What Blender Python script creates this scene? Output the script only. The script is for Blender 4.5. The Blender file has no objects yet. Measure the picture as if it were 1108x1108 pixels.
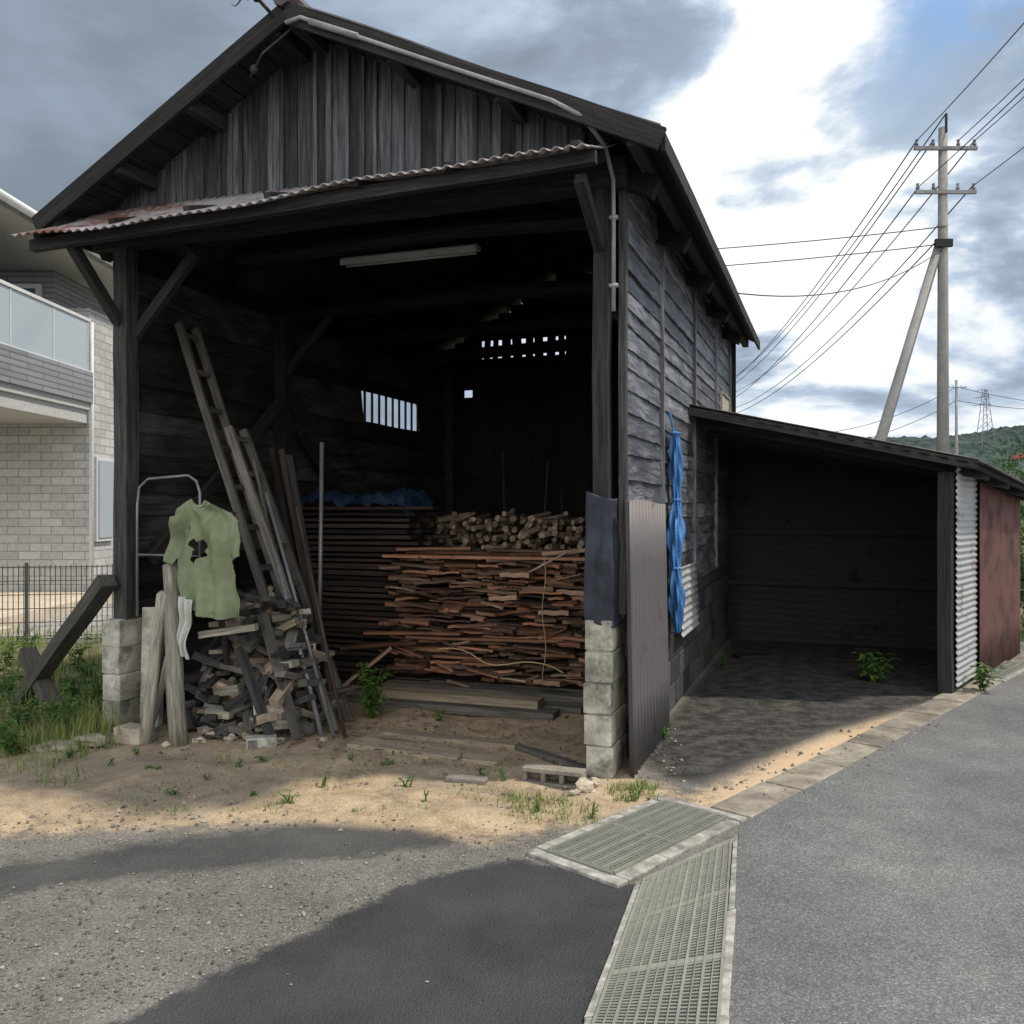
import bpy, math, random
import numpy as np
from mathutils import Vector, Matrix, noise
random.seed(7); np.random.seed(7)
R=random.random
def U(a,b): return random.uniform(a,b)
F=971.0; H=1.6; HY=548.0
def G(px,py):
    d=H*F/(py-HY); return ((px-554)/F*d, d)
ANG=math.radians(-19.75)
BM=Matrix.Translation((0.58,5.32,0))@Matrix.Rotation(ANG,4,'Z')
def b(x,y,z): return BM@Vector((x,y,z))
col=bpy.context.scene.collection
I4=Matrix.Identity(4)

# ---------------------------------------------------------------- materials
class NT:
    def __init__(s,nt): s.nt=nt; nt.nodes.clear()
    def n(s,t,**k):
        nd=s.nt.nodes.new(t)
        for a,v in k.items():
            if a=='i':
                for kk,vv in v.items():
                    if isinstance(vv,bpy.types.NodeSocket): s.nt.links.new(vv,nd.inputs[kk])
                    else: nd.inputs[kk].default_value=vv
            else: setattr(nd,a,v)
        return nd
    def math(s,op,a,b_=0.0,c=None,clamp=False):
        nd=s.nt.nodes.new('ShaderNodeMath'); nd.operation=op; nd.use_clamp=clamp
        for i,v in enumerate([a,b_] + ([c] if c is not None else [])):
            if isinstance(v,bpy.types.NodeSocket): s.nt.links.new(v,nd.inputs[i])
            else: nd.inputs[i].default_value=v
        return nd.outputs[0]
    def mix(s,f,a,b_,mode='MIX'):
        nd=s.nt.nodes.new('ShaderNodeMixRGB'); nd.blend_type=mode
        for i,v in enumerate([f,a,b_]):
            if isinstance(v,bpy.types.NodeSocket): s.nt.links.new(v,nd.inputs[i])
            else: nd.inputs[i].default_value=(v if i==0 else (*v[:3],1))
        return nd.outputs[0]
    def ramp(s,f,stops):
        nd=s.nt.nodes.new('ShaderNodeValToRGB'); cr=nd.color_ramp
        while len(cr.elements)<len(stops): cr.elements.new(0.5)
        for e,(p,c) in zip(cr.elements,stops):
            e.position=p
            e.color=(c,c,c,1) if isinstance(c,(int,float)) else (*c,1)
        s.nt.links.new(f,nd.inputs[0]); return nd.outputs[0]
    def noise(s,vec,scale,detail=4,rough=.55,dist=0):
        nd=s.n('ShaderNodeTexNoise',i={'Scale':scale,'Detail':detail,'Roughness':rough,'Distortion':dist})
        if vec is not None: s.nt.links.new(vec,nd.inputs['Vector'])
        return nd.outputs[0]
    def mapping(s,vec,scale):
        nd=s.n('ShaderNodeMapping'); s.nt.links.new(vec,nd.inputs[0]); nd.inputs['Scale'].default_value=scale
        return nd.outputs[0]

def newmat(name):
    m=bpy.data.materials.new(name); m.use_nodes=True
    return m,NT(m.node_tree)
def finish(t,colr,rough=.8,bump=None,bs=.3,bd=.01,metal=0,spec=.3):
    bs_=t.n('ShaderNodeBsdfPrincipled')
    def st(k,v):
        if isinstance(v,bpy.types.NodeSocket): t.nt.links.new(v,bs_.inputs[k])
        elif isinstance(v,(tuple,list)): bs_.inputs[k].default_value=(*v[:3],1)
        else: bs_.inputs[k].default_value=v
    st('Base Color',colr); st('Roughness',rough); st('Metallic',metal); st('Specular IOR Level',spec)
    if bump is not None:
        bn=t.n('ShaderNodeBump',i={'Strength':bs,'Distance':bd,'Height':bump}); t.nt.links.new(bn.outputs[0],bs_.inputs['Normal'])
    o=t.n('ShaderNodeOutputMaterial'); t.nt.links.new(bs_.outputs[0],o.inputs[0])
    return bs_
def lcn(t): return t.n('ShaderNodeAttribute',attribute_name='lc').outputs['Vector']
def rndn(t):
    a=t.n('ShaderNodeAttribute',attribute_name='rnd').outputs['Fac']
    o=t.n('ShaderNodeObjectInfo').outputs['Random']
    return t.math('FRACT',t.math('ADD',a,o))
def wood(name,c1,c2,c3,var=.5,gs=22,bd=.006,rough=.8,spec=.25,spot=.5):
    m,t=newmat(name); lc=lcn(t); r=rndn(t)
    g=t.noise(t.mapping(lc,(1.3,gs,gs)),2.2,5,.65,.4)
    fine=t.noise(t.mapping(lc,(3,gs*4,gs*4)),2.0,2,.6)
    big=t.noise(t.mapping(lc,(1.2,3,3)),1.7,4,.6)
    c=t.ramp(g,[(.32,c1),(.68,c2)])
    c=t.mix(t.math('MULTIPLY',t.ramp(big,[(.42,0.0),(.62,1.0)]),spot),c,c3)
    c=t.mix(1,c,t.mix(r,(1-var,)*3,(1+var,)*3),'MULTIPLY')
    c=t.mix(.6,c,t.ramp(fine,[(.3,.45),(.7,1.25)]),'MULTIPLY')
    h=t.math('ADD',t.math('MULTIPLY',g,1.0),t.math('MULTIPLY',fine,.4))
    finish(t,c,rough,h,.8,bd,spec=spec)
    return m
def corr_metal(name,c1,c2,rust,rustamt=.5,rough=.5,metal=.3,spec=.4,bias=False):
    m,t=newmat(name); lc=lcn(t)
    n1=t.noise(t.mapping(lc,(2,2,2)),1.6,6,.65); n2=t.noise(t.mapping(lc,(20,3,20)),2,3,.6)
    c=t.mix(n2,c1,c2)
    q=n1
    if bias: q=t.math('ADD',n1,t.n('ShaderNodeAttribute',attribute_name='rnd').outputs['Fac'])
    f=t.ramp(q,[(.62-rustamt*.35,0.0),(.72-rustamt*.2,1.0)])
    c=t.mix(f,c,t.mix(n2,rust,[x*.5 for x in rust]))
    finish(t,c,t.math('ADD',t.math('MULTIPLY',f,.3),rough),n1,.2,.004,metal=metal,spec=spec)
    return m
def plain(name,c,rough=.7,var=.25,scale=6,metal=0,spec=.3,bd=.003,c2=None,stain=0):
    m,t=newmat(name); lc=lcn(t); r=rndn(t)
    n1=t.noise(lc,scale,5,.65); n2=t.noise(lc,scale*9,3,.6)
    cc=t.mix(t.ramp(n1,[(.35,0.0),(.65,1.0)]),[x*(1-var) for x in c],[x*(1+var) for x in (c2 or c)])
    cc=t.mix(.5,cc,t.ramp(n2,[(.3,.7),(.7,1.2)]),'MULTIPLY')
    cc=t.mix(1,cc,t.mix(r,(.88,)*3,(1.12,)*3),'MULTIPLY')
    if stain: 
        n3=t.noise(lc,2.3,5,.7); cc=t.mix(t.math('MULTIPLY',t.ramp(n3,[(.5,0.0),(.62,1.0)]),stain),cc,(.07,.065,.055))
    finish(t,cc,rough,t.math('ADD',n1,t.math('MULTIPLY',n2,.5)),.5,bd,metal=metal,spec=spec)
    return m
M={}
M['char']=wood('charred_wood',(.018,.018,.020),(.095,.093,.09),(.035,.035,.036),.45,18)
M['charb']=wood('dark_beam_wood',(.013,.012,.012),(.05,.047,.045),(.03,.028,.026),.3,18)
M['shadewood']=wood('shade_darkened_interior_wood',(.006,.006,.006),(.022,.020,.019),(.012,.011,.011),.3,18)  # interior timber darkened in colour to stand for the barn's inner shade
M['gable']=wood('gable_board_wood',(.02,.02,.024),(.12,.125,.14),(.035,.036,.042),.65,20)
M['siding']=wood('weathered_siding_wood',(.014,.016,.021),(.24,.25,.275),(.026,.028,.036),.45,15,.007,.5,.6,.75)
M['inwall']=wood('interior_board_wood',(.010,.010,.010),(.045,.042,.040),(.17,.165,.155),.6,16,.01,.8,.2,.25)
M['red']=wood('reddish_split_wood',(.13,.055,.034),(.42,.20,.12),(.20,.125,.09),.65,20,.005)
M['brown']=wood('brown_split_wood',(.09,.06,.042),(.34,.225,.155),(.14,.10,.08),.6,20,.005)
M['redd']=wood('dark_red_lumber',(.045,.025,.020),(.15,.085,.065),(.06,.045,.04),.5,20,.005)
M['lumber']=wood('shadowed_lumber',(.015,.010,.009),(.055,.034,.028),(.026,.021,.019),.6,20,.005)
M['grey']=wood('grey_weathered_wood',(.15,.135,.11),(.44,.41,.35),(.25,.22,.17),.3,18,.006)
M['sill']=wood('sandy_sill_wood',(.15,.12,.09),(.32,.265,.20),(.28,.22,.15),.3,18,.006)
M['ladder']=wood('ladder_wood',(.055,.05,.045),(.19,.17,.15),(.09,.08,.07),.35,22,.004)
M['log']=wood('firewood_log_wood',(.12,.09,.07),(.40,.31,.235),(.18,.13,.10),.6,10,.005)
M['tin']=corr_metal('rusty_awning_tin',(.27,.245,.25),(.42,.385,.39),(.19,.085,.07),.3,.5,.15,bias=True)
M['roofm']=corr_metal('dark_roof_metal',(.07,.07,.075),(.12,.12,.125),(.09,.06,.05),.3,.55,.2)
M['sheet']=corr_metal('grey_brown_corrugated_metal',(.085,.078,.08),(.13,.118,.12),(.09,.065,.06),.1,.6,.1)
M['silver']=corr_metal('silver_corrugated_metal',(.33,.34,.345),(.46,.47,.475),(.22,.17,.13),.25,.5,.3)
M['rustred']=corr_metal('maroon_rusty_metal',(.105,.05,.045),(.15,.068,.06),(.085,.05,.045),.45,.7,.05)
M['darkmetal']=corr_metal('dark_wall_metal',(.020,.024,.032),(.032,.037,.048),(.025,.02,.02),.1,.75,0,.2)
M['conc']=plain('concrete_block',(.36,.34,.29),.9,.3,5,c2=(.42,.40,.35),bd=.008,stain=.8)
M['dconc']=plain('stained_concrete',(.22,.20,.17),.95,.3,5,bd=.008,stain=.6)
M['kerb']=plain('kerb_concrete',(.24,.215,.175),.95,.35,4,bd=.006,stain=.5)
M['frame']=plain('drain_frame_concrete',(.33,.32,.295),.95,.4,16,bd=.010,stain=.5)
M['steel']=plain('grating_steel',(.245,.25,.22),.5,.15,1.5,metal=.25)
M['pipe']=plain('galvanised_pipe',(.20,.20,.21),.45,.25,4,metal=.4)
M['pvc']=plain('grey_conduit',(.26,.26,.26),.5,.15,4)
M['black']=plain('void_shade',(.022,.022,.018),1,.3,4)
M['wire']=plain('black_cable',(.02,.02,.022),.6,.1,4)
M['fence']=plain('dark_fence_wire',(.05,.055,.055),.6,.1,4)
M['tarp']=plain('blue_tarp',(.055,.18,.42),.5,.35,5,spec=.4)
M['tarpd']=plain('slate_blue_sheet',(.025,.030,.042),.65,.35,5,bd=.006)
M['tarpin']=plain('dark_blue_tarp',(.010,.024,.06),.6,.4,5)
M['shirt']=plain('green_shirt_cloth',(.19,.225,.135),.95,.08,2,bd=.0008)
M['white']=plain('white_cloth',(.5,.5,.48),.95,.1,6)
M['lamp']=plain('lamp_enamel',(.36,.36,.35),.5,.08,3)
M['stone']=plain('pale_stone',(.40,.34,.27),.9,.35,7,bd=.01)
M['porch']=plain('tan_paving',(.50,.43,.34),.9,.15,3)
M['cpole']=plain('pole_concrete',(.25,.245,.24),.9,.15,1.5)
M['rope']=plain('tan_rope',(.42,.30,.16),.9,.15,8)
M['wframe']=plain('white_painted_metal',(.62,.63,.64),.5,.05,3)
M['cream']=plain('house_grey_trim',(.50,.50,.49),.7,.05,2)
M['redroof']=plain('red_roof_tile',(.25,.06,.04),.8,.2,2)
M['wallpl']=plain('pale_plaster',(.5,.48,.44),.9,.08,2)
def leafmat(name,c1,c2):
    m,t=newmat(name); r=t.n('ShaderNodeAttribute',attribute_name='rnd').outputs['Fac']
    c=t.mix(r,c1,c2)
    bs=t.n('ShaderNodeBsdfPrincipled',i={'Base Color':c,'Roughness':.6})
    tr=t.n('ShaderNodeBsdfTranslucent',i={'Color':c})
    mx=t.n('ShaderNodeMixShader',i={0:.3,1:bs.outputs[0],2:tr.outputs[0]})
    o=t.n('ShaderNodeOutputMaterial'); t.nt.links.new(mx.outputs[0],o.inputs[0]); return m
M['leaf']=leafmat('weed_leaf',(.035,.09,.015),(.12,.22,.04))
M['grass']=leafmat('grass_blade',(.09,.16,.025),(.32,.34,.11))
M['tree']=leafmat('tree_leaf',(.02,.05,.012),(.07,.12,.03))
m,t=newmat('window_glass'); finish(t,(.08,.11,.14),.08,spec=.8); M['glass']=m
m,t=newmat('balcony_glass'); finish(t,(.34,.39,.43),.25,spec=.6); M['bglass']=m
m,t=newmat('grey_brick_siding')
br=t.n('ShaderNodeTexBrick',i={'Color1':(.50,.495,.48,1),'Color2':(.38,.38,.375,1),'Mortar':(.23,.23,.23,1),'Scale':1.0,'Mortar Size':.008,'Brick Width':.38,'Row Height':.14})
t.nt.links.new(lcn(t),br.inputs['Vector'])
nn=t.noise(lcn(t),14,4,.7)
finish(t,t.mix(.6,br.outputs[0],t.ramp(nn,[(.3,.65),(.7,1.15)]),'MULTIPLY'),.85,br.outputs['Fac'],-.4,.01); M['brick']=m
m,t=newmat('dark_grey_siding')
br=t.n('ShaderNodeTexBrick',i={'Color1':(.20,.215,.235,1),'Color2':(.25,.265,.285,1),'Mortar':(.12,.12,.13,1),'Scale':1.0,'Mortar Size':.012,'Brick Width':.9,'Row Height':.09})
t.nt.links.new(lcn(t),br.inputs['Vector'])
finish(t,br.outputs[0],.7); M['dsiding']=m

# ---------------------------------------------------------------- mesh builder
class MB:
    def __init__(s,M=I4): s.M=M; s.v=[]; s.f=[]; s.lc=[]; s.r=[]; s.mi=[]
    def add(s,vs,fs,lcs,mi=0,r=None):
        o=len(s.v); r=R() if r is None else r
        s.v+= [s.M@Vector(v) for v in vs]; s.lc+=[tuple(l) for l in lcs]; s.r+=[r]*len(vs)
        s.f+=[tuple(i+o for i in f) for f in fs]; s.mi+=[mi]*len(fs)
    def board(s,p1,p2,w,h,side=None,n=1,jit=0,mi=0,r=None,taper=1.0):
        p1=Vector(p1);p2=Vector(p2); d=p2-p1; L=d.length; d.normalize()
        if side is None: side=Vector((0,0,1)).cross(d) if abs(d.z)<.95 else Vector((1,0,0))
        side=Vector(side); side=(side-d*side.dot(d)).normalized(); tt=d.cross(side)
        off=(R()*50,R()*50,R()*50); vs=[];ls=[]
        for i in range(n+1):
            k=i/n; js=U(-jit,jit); jt=U(-jit,jit); sc=1+(taper-1)*k; wj=1+(U(-jit,jit)*3 if n>1 else 0)
            for a,c in((-1,-1),(1,-1),(1,1),(-1,1)):
                vs.append(p1+d*L*k+side*(a*w/2*sc*wj+js)+tt*(c*h/2*sc+jt))
                ls.append((L*k+off[0],a*w/2+off[1],c*h/2+off[2]))
        fs=[(3,2,1,0),(4*n,4*n+1,4*n+2,4*n+3)]
        for i in range(n):
            for j in range(4):
                a=4*i+j; c=4*i+(j+1)%4; fs.append((a,c,c+4,a+4))
        s.add(vs,fs,ls,mi,r)
    def box(s,c,size,rot=0,mi=0,r=None,tilt=0):
        c=Vector(c); d=Vector((math.cos(rot)*math.cos(tilt),math.sin(rot)*math.cos(tilt),math.sin(tilt)))
        s.board(c-d*size[0]/2,c+d*size[0]/2,size[1],size[2],side=(-math.sin(rot),math.cos(rot),0),mi=mi,r=r)
    def tube(s,pts,r,seg=8,mi=0,cap=True,wob=0):
        pts=[Vector(p) for p in pts]; n=len(pts); off=(R()*50,R()*50,R()*50); vs=[];ls=[];L=0
        rr=r if isinstance(r,(list,tuple)) else [r]*n
        ref=None
        for i,p in enumerate(pts):
            d=(pts[min(i+1,n-1)]-pts[max(i-1,0)]).normalized()
            if ref is None: ref=Vector((0,0,1)) if abs(d.z)<.9 else Vector((1,0,0))
            a=(ref-d*ref.dot(d)).normalized(); c=d.cross(a); ref=a
            if i: L+=(p-pts[i-1]).length
            for j in range(seg):
                th=2*math.pi*j/seg; q=rr[i]*(1+U(-wob,wob))
                vs.append(p+a*math.cos(th)*q+c*math.sin(th)*q); ls.append((L+off[0],math.cos(th)*rr[i]+off[1],math.sin(th)*rr[i]+off[2]))
        fs=[]
        for i in range(n-1):
            for j in range(seg):
                a=i*seg+j; c=i*seg+(j+1)%seg; fs.append((a,c,c+seg,a+seg))
        if cap: fs+=[tuple(range(seg-1,-1,-1)),tuple((n-1)*seg+j for j in range(seg))]
        s.add(vs,fs,ls,mi)
    def grid(s,f,nx,ny,mi=0,keep=None):
        vs=[];ls=[];off=(R()*50,R()*50,R()*50)
        for j in range(ny+1):
            for i in range(nx+1):
                p=Vector(f(i/nx,j/ny)); vs.append(p); ls.append((p[0]+off[0],p[1]+off[1],p[2]+off[2]))
        fs=[]
        for j in range(ny):
            for i in range(nx):
                if keep and not keep((i+.5)/nx,(j+.5)/ny): continue
                a=j*(nx+1)+i; fs.append((a,a+1,a+nx+2,a+nx+1))
        s.add(vs,fs,ls,mi)
    def poly(s,pts,mi=0,lcs=None):
        s.add(pts,[tuple(range(len(pts)))],lcs or pts,mi)
    def prism(s,pts,z0,z1,mi=0):
        n=len(pts); vs=[(p[0],p[1],z0) for p in pts]+[(p[0],p[1],z1) for p in pts]
        fs=[tuple(range(n-1,-1,-1)),tuple(range(n,2*n))]+[(i,(i+1)%n,(i+1)%n+n,i+n) for i in range(n)]
        s.add(vs,fs,vs,mi)
    def rock(s,c,r,sc=(1,1,.7),seg=7,rings=5,mi=0,amp=.3):
        c=Vector(c); vs=[];o=Vector((R()*99,R()*99,R()*99))
        for i in range(rings+1):
            ph=math.pi*i/rings
            for j in range(seg):
                th=2*math.pi*j/seg; d=Vector((math.sin(ph)*math.cos(th),math.sin(ph)*math.sin(th),math.cos(ph)))
                q=r*(1+amp*2*noise.noise(d*1.3+o)); vs.append(c+Vector((d.x*sc[0],d.y*sc[1],d.z*sc[2]))*q)
        fs=[]
        for i in range(rings):
            for j in range(seg):
                a=i*seg+j; e=i*seg+(j+1)%seg; fs.append((a,a+seg,e+seg,e))
        s.add(vs,fs,[v-c+o for v in vs],mi)
    def obj(s,name,mats,parent=None,bevel=0,smooth=False,solid=0,**props):
        me=bpy.data.meshes.new(name)
        P=np.array([tuple(v) for v in s.v]); org=Vector(((P[:,0].min()+P[:,0].max())/2,(P[:,1].min()+P[:,1].max())/2,P[:,2].min()))
        P=P-np.array(org)
        me.from_pydata([tuple(p) for p in P],[],s.f)
        if not isinstance(mats,(list,tuple)): mats=[mats]
        for m_ in mats: me.materials.append(M[m_] if isinstance(m_,str) else m_)
        me.polygons.foreach_set('material_index',s.mi)
        if smooth: me.polygons.foreach_set('use_smooth',[True]*len(s.f))
        a=me.attributes.new('lc','FLOAT_VECTOR','POINT'); a.data.foreach_set('vector',np.array(s.lc,dtype=np.float32).ravel())
        a=me.attributes.new('rnd','FLOAT','POINT'); a.data.foreach_set('value',np.array(s.r,dtype=np.float32))
        me.update(); me.validate()
        ob=bpy.data.objects.new(name,me); col.objects.link(ob)
        ob.location=org
        if parent is not None: ob.parent=parent; ob.location=org-wloc(parent)
        if solid: md=ob.modifiers.new('s','SOLIDIFY'); md.thickness=solid
        if bevel: md=ob.modifiers.new('b','BEVEL'); md.width=bevel; md.segments=2; md.limit_method='ANGLE'
        for k,v in props.items(): ob[k]=v
        return ob
def wloc(o):
    l=Vector(o.location)
    while o.parent: o=o.parent; l+=Vector(o.location)
    return l
def thing(name,loc,label,category,group=None):
    e=bpy.data.objects.new(name,None); e.empty_display_size=.2; e.location=loc; col.objects.link(e)
    e['label']=label; e['category']=category
    if group: e['group']=group
    return e

# ---------------------------------------------------------------- ground
def sdist(X,Y,poly):
    d=np.full(X.shape,1e9); ins=np.zeros(X.shape,bool); n=len(poly)
    for i in range(n):
        x1,y1=poly[i]; x2,y2=poly[(i+1)%n]
        dx,dy=x2-x1,y2-y1; t=np.clip(((X-x1)*dx+(Y-y1)*dy)/(dx*dx+dy*dy+1e-12),0,1)
        d=np.minimum(d,np.hypot(X-x1-t*dx,Y-y1-t*dy))
        c=((y1>Y)!=(y2>Y)); xi=(x2-x1)*(Y-y1)/((y2-y1) if y2!=y1 else 1e-9)+x1
        ins^=(c&(X<xi))
    return np.where(ins,d,-d)
def axis(lo,hi,step,ends):
    a=list(np.arange(lo,hi+1e-6,step)); s=step; x=a[-1]
    while x<ends[1]: s*=1.35; x+=s; a.append(x)
    s=step; x=a[0]; pre=[]
    while x>ends[0]: s*=1.35; x-=s; pre.append(x)
    return np.array(pre[::-1]+a)
xs=axis(-6,7,.045,(-2500,2500)); ys=axis(2.2,10,.045,(-300,3000))
X,Y=np.meshgrid(xs,ys); nx,ny=len(xs),len(ys)
sand=[G(-200,812),G(60,800),G(130,778)]+[tuple(b(x,y,0)[:2]) for x,y in((-3.7,.2),(-3.6,6),(0,6),(.05,.3))]+[G(690,842),G(745,862),G(700,882),G(600,898),G(520,912),G(420,900),G(300,890),G(100,900),G(-200,912)]
sunlit_sand=[G(735,872),G(860,803),G(1000,762),G(1060,735),G(1110,745),G(1000,800),G(835,886)]
dark1=[G(450,952),G(555,930),G(600,938),G(692,958),G(640,1108),(.18,2.0),(-2.5,2.0),G(-40,1190),G(180,1080),G(330,1010)]
dark2=[G(-250,972),G(0,940),G(180,910),G(330,893),G(450,900),G(490,912),G(400,924),G(250,938),G(100,952),G(-100,985)]
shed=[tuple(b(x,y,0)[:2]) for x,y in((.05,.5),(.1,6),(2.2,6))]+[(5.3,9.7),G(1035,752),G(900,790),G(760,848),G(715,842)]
green=[G(-400,690),G(60,695),G(125,700),G(122,780),G(60,805),G(-60,820),G(-400,830)]
sdf={'m_sand':np.maximum(sdist(X,Y,sand),sdist(X,Y,sunlit_sand)),'m_sunlit':sdist(X,Y,sunlit_sand),'m_dark':sdist(X,Y,dark1),'m_band':sdist(X,Y,dark2),
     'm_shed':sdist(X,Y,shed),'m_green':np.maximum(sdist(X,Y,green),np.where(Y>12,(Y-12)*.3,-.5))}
Z=np.zeros_like(X)
zn=np.array([noise.fractal(Vector((x*1.7,y*1.7,0)),1,2,4) if (-6<x<7 and 2<y<10) else 0 for x,y in zip(X.ravel(),Y.ravel())]).reshape(X.shape)
soft=np.clip((sdf['m_sand']+.05)/.3,0,1)*np.clip((sdist(X,Y,sand)+.1)/.5,0,1)
Z+=soft*np.clip(zn*.035+.006,-.012,.045)
Z+=np.clip((sdf['m_green'])/.5,0,1)*np.where(Y<12,np.clip(zn*.06+.02,-.01,.1),0)
Z-=np.clip((Y-14)/30,0,1)*.6*(np.clip((X+1)/3,0,1))
me=bpy.data.meshes.new('ground')
V=np.stack([X.ravel(),Y.ravel(),Z.ravel()],1)
idx=np.arange(nx*ny).reshape(ny,nx)
fc=np.stack([idx[:-1,:-1].ravel(),idx[:-1,1:].ravel(),idx[1:,1:].ravel(),idx[1:,:-1].ravel()],1)
me.from_pydata(V.tolist(),[],fc.tolist())
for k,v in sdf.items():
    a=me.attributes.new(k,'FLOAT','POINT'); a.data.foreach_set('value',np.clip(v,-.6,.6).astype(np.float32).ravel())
me.polygons.foreach_set('use_smooth',[True]*len(me.polygons))
m,t=newmat('ground_surface')
P=t.n('ShaderNodeNewGeometry').outputs['Position']
nb=t.noise(P,1.3,6,.65); nm=t.noise(P,7,5,.7); nq=t.noise(P,3.1,6,.72,.5); nf=t.noise(P,75,4,.75); nvf=t.noise(P,210,2,.6)
vor=t.n('ShaderNodeTexVoronoi',i={'Scale':120.0}); t.nt.links.new(P,vor.inputs['Vector'])
vcol=t.n('ShaderNodeSeparateColor',i={0:vor.outputs['Color']}).outputs[0]
def at(n): return t.n('ShaderNodeAttribute',attribute_name=n).outputs['Fac']
def mask(n,amp,w,bias=0):
    v=t.math('ADD',at(n),t.math('MULTIPLY',t.math('SUBTRACT',nm,.5),amp))
    v=t.math('ADD',v,t.math('MULTIPLY',t.math('SUBTRACT',nf,.5),amp*.5))
    return t.math('MULTIPLY_ADD',v,1/w,.5+bias,clamp=True)
base=t.mix(t.ramp(nb,[(.35,0.0),(.65,1.0)]),(.13,.124,.113),(.205,.197,.18))
base=t.mix(.9,base,t.ramp(nf,[(.3,.5),(.7,1.45)]),'MULTIPLY')
base=t.mix(t.math('MULTIPLY',t.ramp(nq,[(.5,0.0),(.62,1.0)]),.5),base,(.095,.09,.084))
base=t.mix(t.math('MULTIPLY',t.ramp(vcol,[(.78,0.0),(.84,1.0)]),.4),base,(.34,.325,.30))
sandc=t.mix(t.ramp(nm,[(.35,0.0),(.65,1.0)]),(.35,.25,.15),(.54,.42,.28))
sandc=t.mix(t.ramp(nb,[(.45,0.0),(.68,1.0)]),sandc,(.31,.25,.185))
sandc=t.mix(t.math('MULTIPLY',t.ramp(nq,[(.50,0.0),(.64,1.0)]),.55),sandc,(.17,.13,.095))
sandc=t.mix(.7,sandc,t.ramp(nf,[(.3,.6),(.7,1.3)]),'MULTIPLY')
sandc=t.mix(t.math('MULTIPLY',t.ramp(vcol,[(.8,0.0),(.86,1.0)]),.45),sandc,(.50,.45,.38))
sandc=t.mix(t.math('MULTIPLY_ADD',at('m_sunlit'),5.0,.2,clamp=True),sandc,t.mix(nf,(.46,.34,.22),(.72,.55,.37)))  # kerbside sand brightened: sunlight painted into the colour
darkc=t.mix(t.ramp(nb,[(.35,0.0),(.65,1.0)]),(.036,.036,.039),(.064,.064,.067)); darkc=t.mix(.8,darkc,t.ramp(nvf,[(.3,.5),(.7,1.6)]),'MULTIPLY')
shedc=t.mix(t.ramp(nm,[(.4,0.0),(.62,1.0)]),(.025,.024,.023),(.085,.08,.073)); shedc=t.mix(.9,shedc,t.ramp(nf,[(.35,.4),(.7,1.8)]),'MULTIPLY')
greenc=t.mix(nm,(.07,.08,.03),(.26,.21,.13))
c=t.mix(mask('m_sand',.5,.16),base,sandc)
c=t.mix(mask('m_green',.5,.3),c,greenc)
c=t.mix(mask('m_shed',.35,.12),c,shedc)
c=t.mix(t.math('MULTIPLY',mask('m_band',.3,.10,.15),.95),c,t.mix(.18,darkc,base))  # darker band, mostly in the dark patch colour
c=t.mix(mask('m_dark',.20,.045),c,darkc)
hh=t.math('ADD',t.math('MULTIPLY',nf,1.0),t.math('MULTIPLY',vor.outputs['Distance'],-.8))
hh=t.math('ADD',hh,t.math('MULTIPLY',nvf,.3))
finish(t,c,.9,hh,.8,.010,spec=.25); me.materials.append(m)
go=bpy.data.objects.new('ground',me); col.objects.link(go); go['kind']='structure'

m,t=newmat('road_asphalt')
P=t.n('ShaderNodeNewGeometry').outputs['Position']
nb=t.noise(P,.8,5,.6); nk=t.noise(P,3.5,5,.7); nf=t.noise(P,120,3,.7); vor=t.n('ShaderNodeTexVoronoi',i={'Scale':190.0}); t.nt.links.new(P,vor.inputs['Vector'])
vc=t.n('ShaderNodeSeparateColor',i={0:vor.outputs['Color']}).outputs[0]
c=t.mix(t.ramp(nb,[(.3,0.0),(.7,1.0)]),(.105,.105,.107),(.19,.188,.185)); c=t.mix(.6,c,t.ramp(nk,[(.3,.75),(.7,1.2)]),'MULTIPLY'); c=t.mix(1,c,t.ramp(vc,[(0,.6),(.7,1.0),(1,1.7)]),'MULTIPLY'); c=t.mix(.6,c,t.ramp(nf,[(.3,.65),(.7,1.35)]),'MULTIPLY')
finish(t,c,.82,t.math('ADD',nf,t.math('MULTIPLY',vor.outputs['Distance'],-.7)),.6,.005,spec=.3); M['road']=m
rd=Vector((.673,.74,0)); rn=Vector((.74,-.673,0)); e0=Vector((1.215,4.61,.004))
near=Vector((*G(800,900),.004)); nb1=Vector((*G(783,1108),.004)); dd=(nb1-near).normalized()
mb=MB()
farp=[e0+rd*s for s in (0,6,12,25)]; last=farp[-1]+Vector((.5,.86,0))*60
L=[near+dd*9,near]+farp+[last]
Rr=[near+dd*9+Vector((4.5,0,0)),near+rn*4.2]+[p+rn*4.3 for p in farp]+[last+Vector((4.5,-1,0))]
def dipz(p): return p.z-max(0,min(1,(p.y-14)/30))*.6
for i in range(len(L)-1): mb.poly([L[i],Rr[i],Rr[i+1],L[i+1]])
mb.v=[Vector((p.x,p.y,dipz(p)+ (.02 if p.y>14 else 0))) for p in mb.v]
mb.obj('road','road',kind='structure')
mb=MB(); s=0.0
while s<18:
    if 4.75<s<5.7: s+=.6; continue
    L1=.6; a=e0+rd*(s+.006); c2=e0+rd*(s+L1-.006); w=.22
    pts=[a+rn*.02,c2+rn*.02,c2-rn*w,a-rn*w]
    mb.prism([(p.x+U(-.008,.008),p.y+U(-.008,.008)) for p in pts],-.05,.008+U(0,.010)); s+=L1
mb.obj('gutter_kerb','kerb',bevel=.006,kind='structure')

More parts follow.
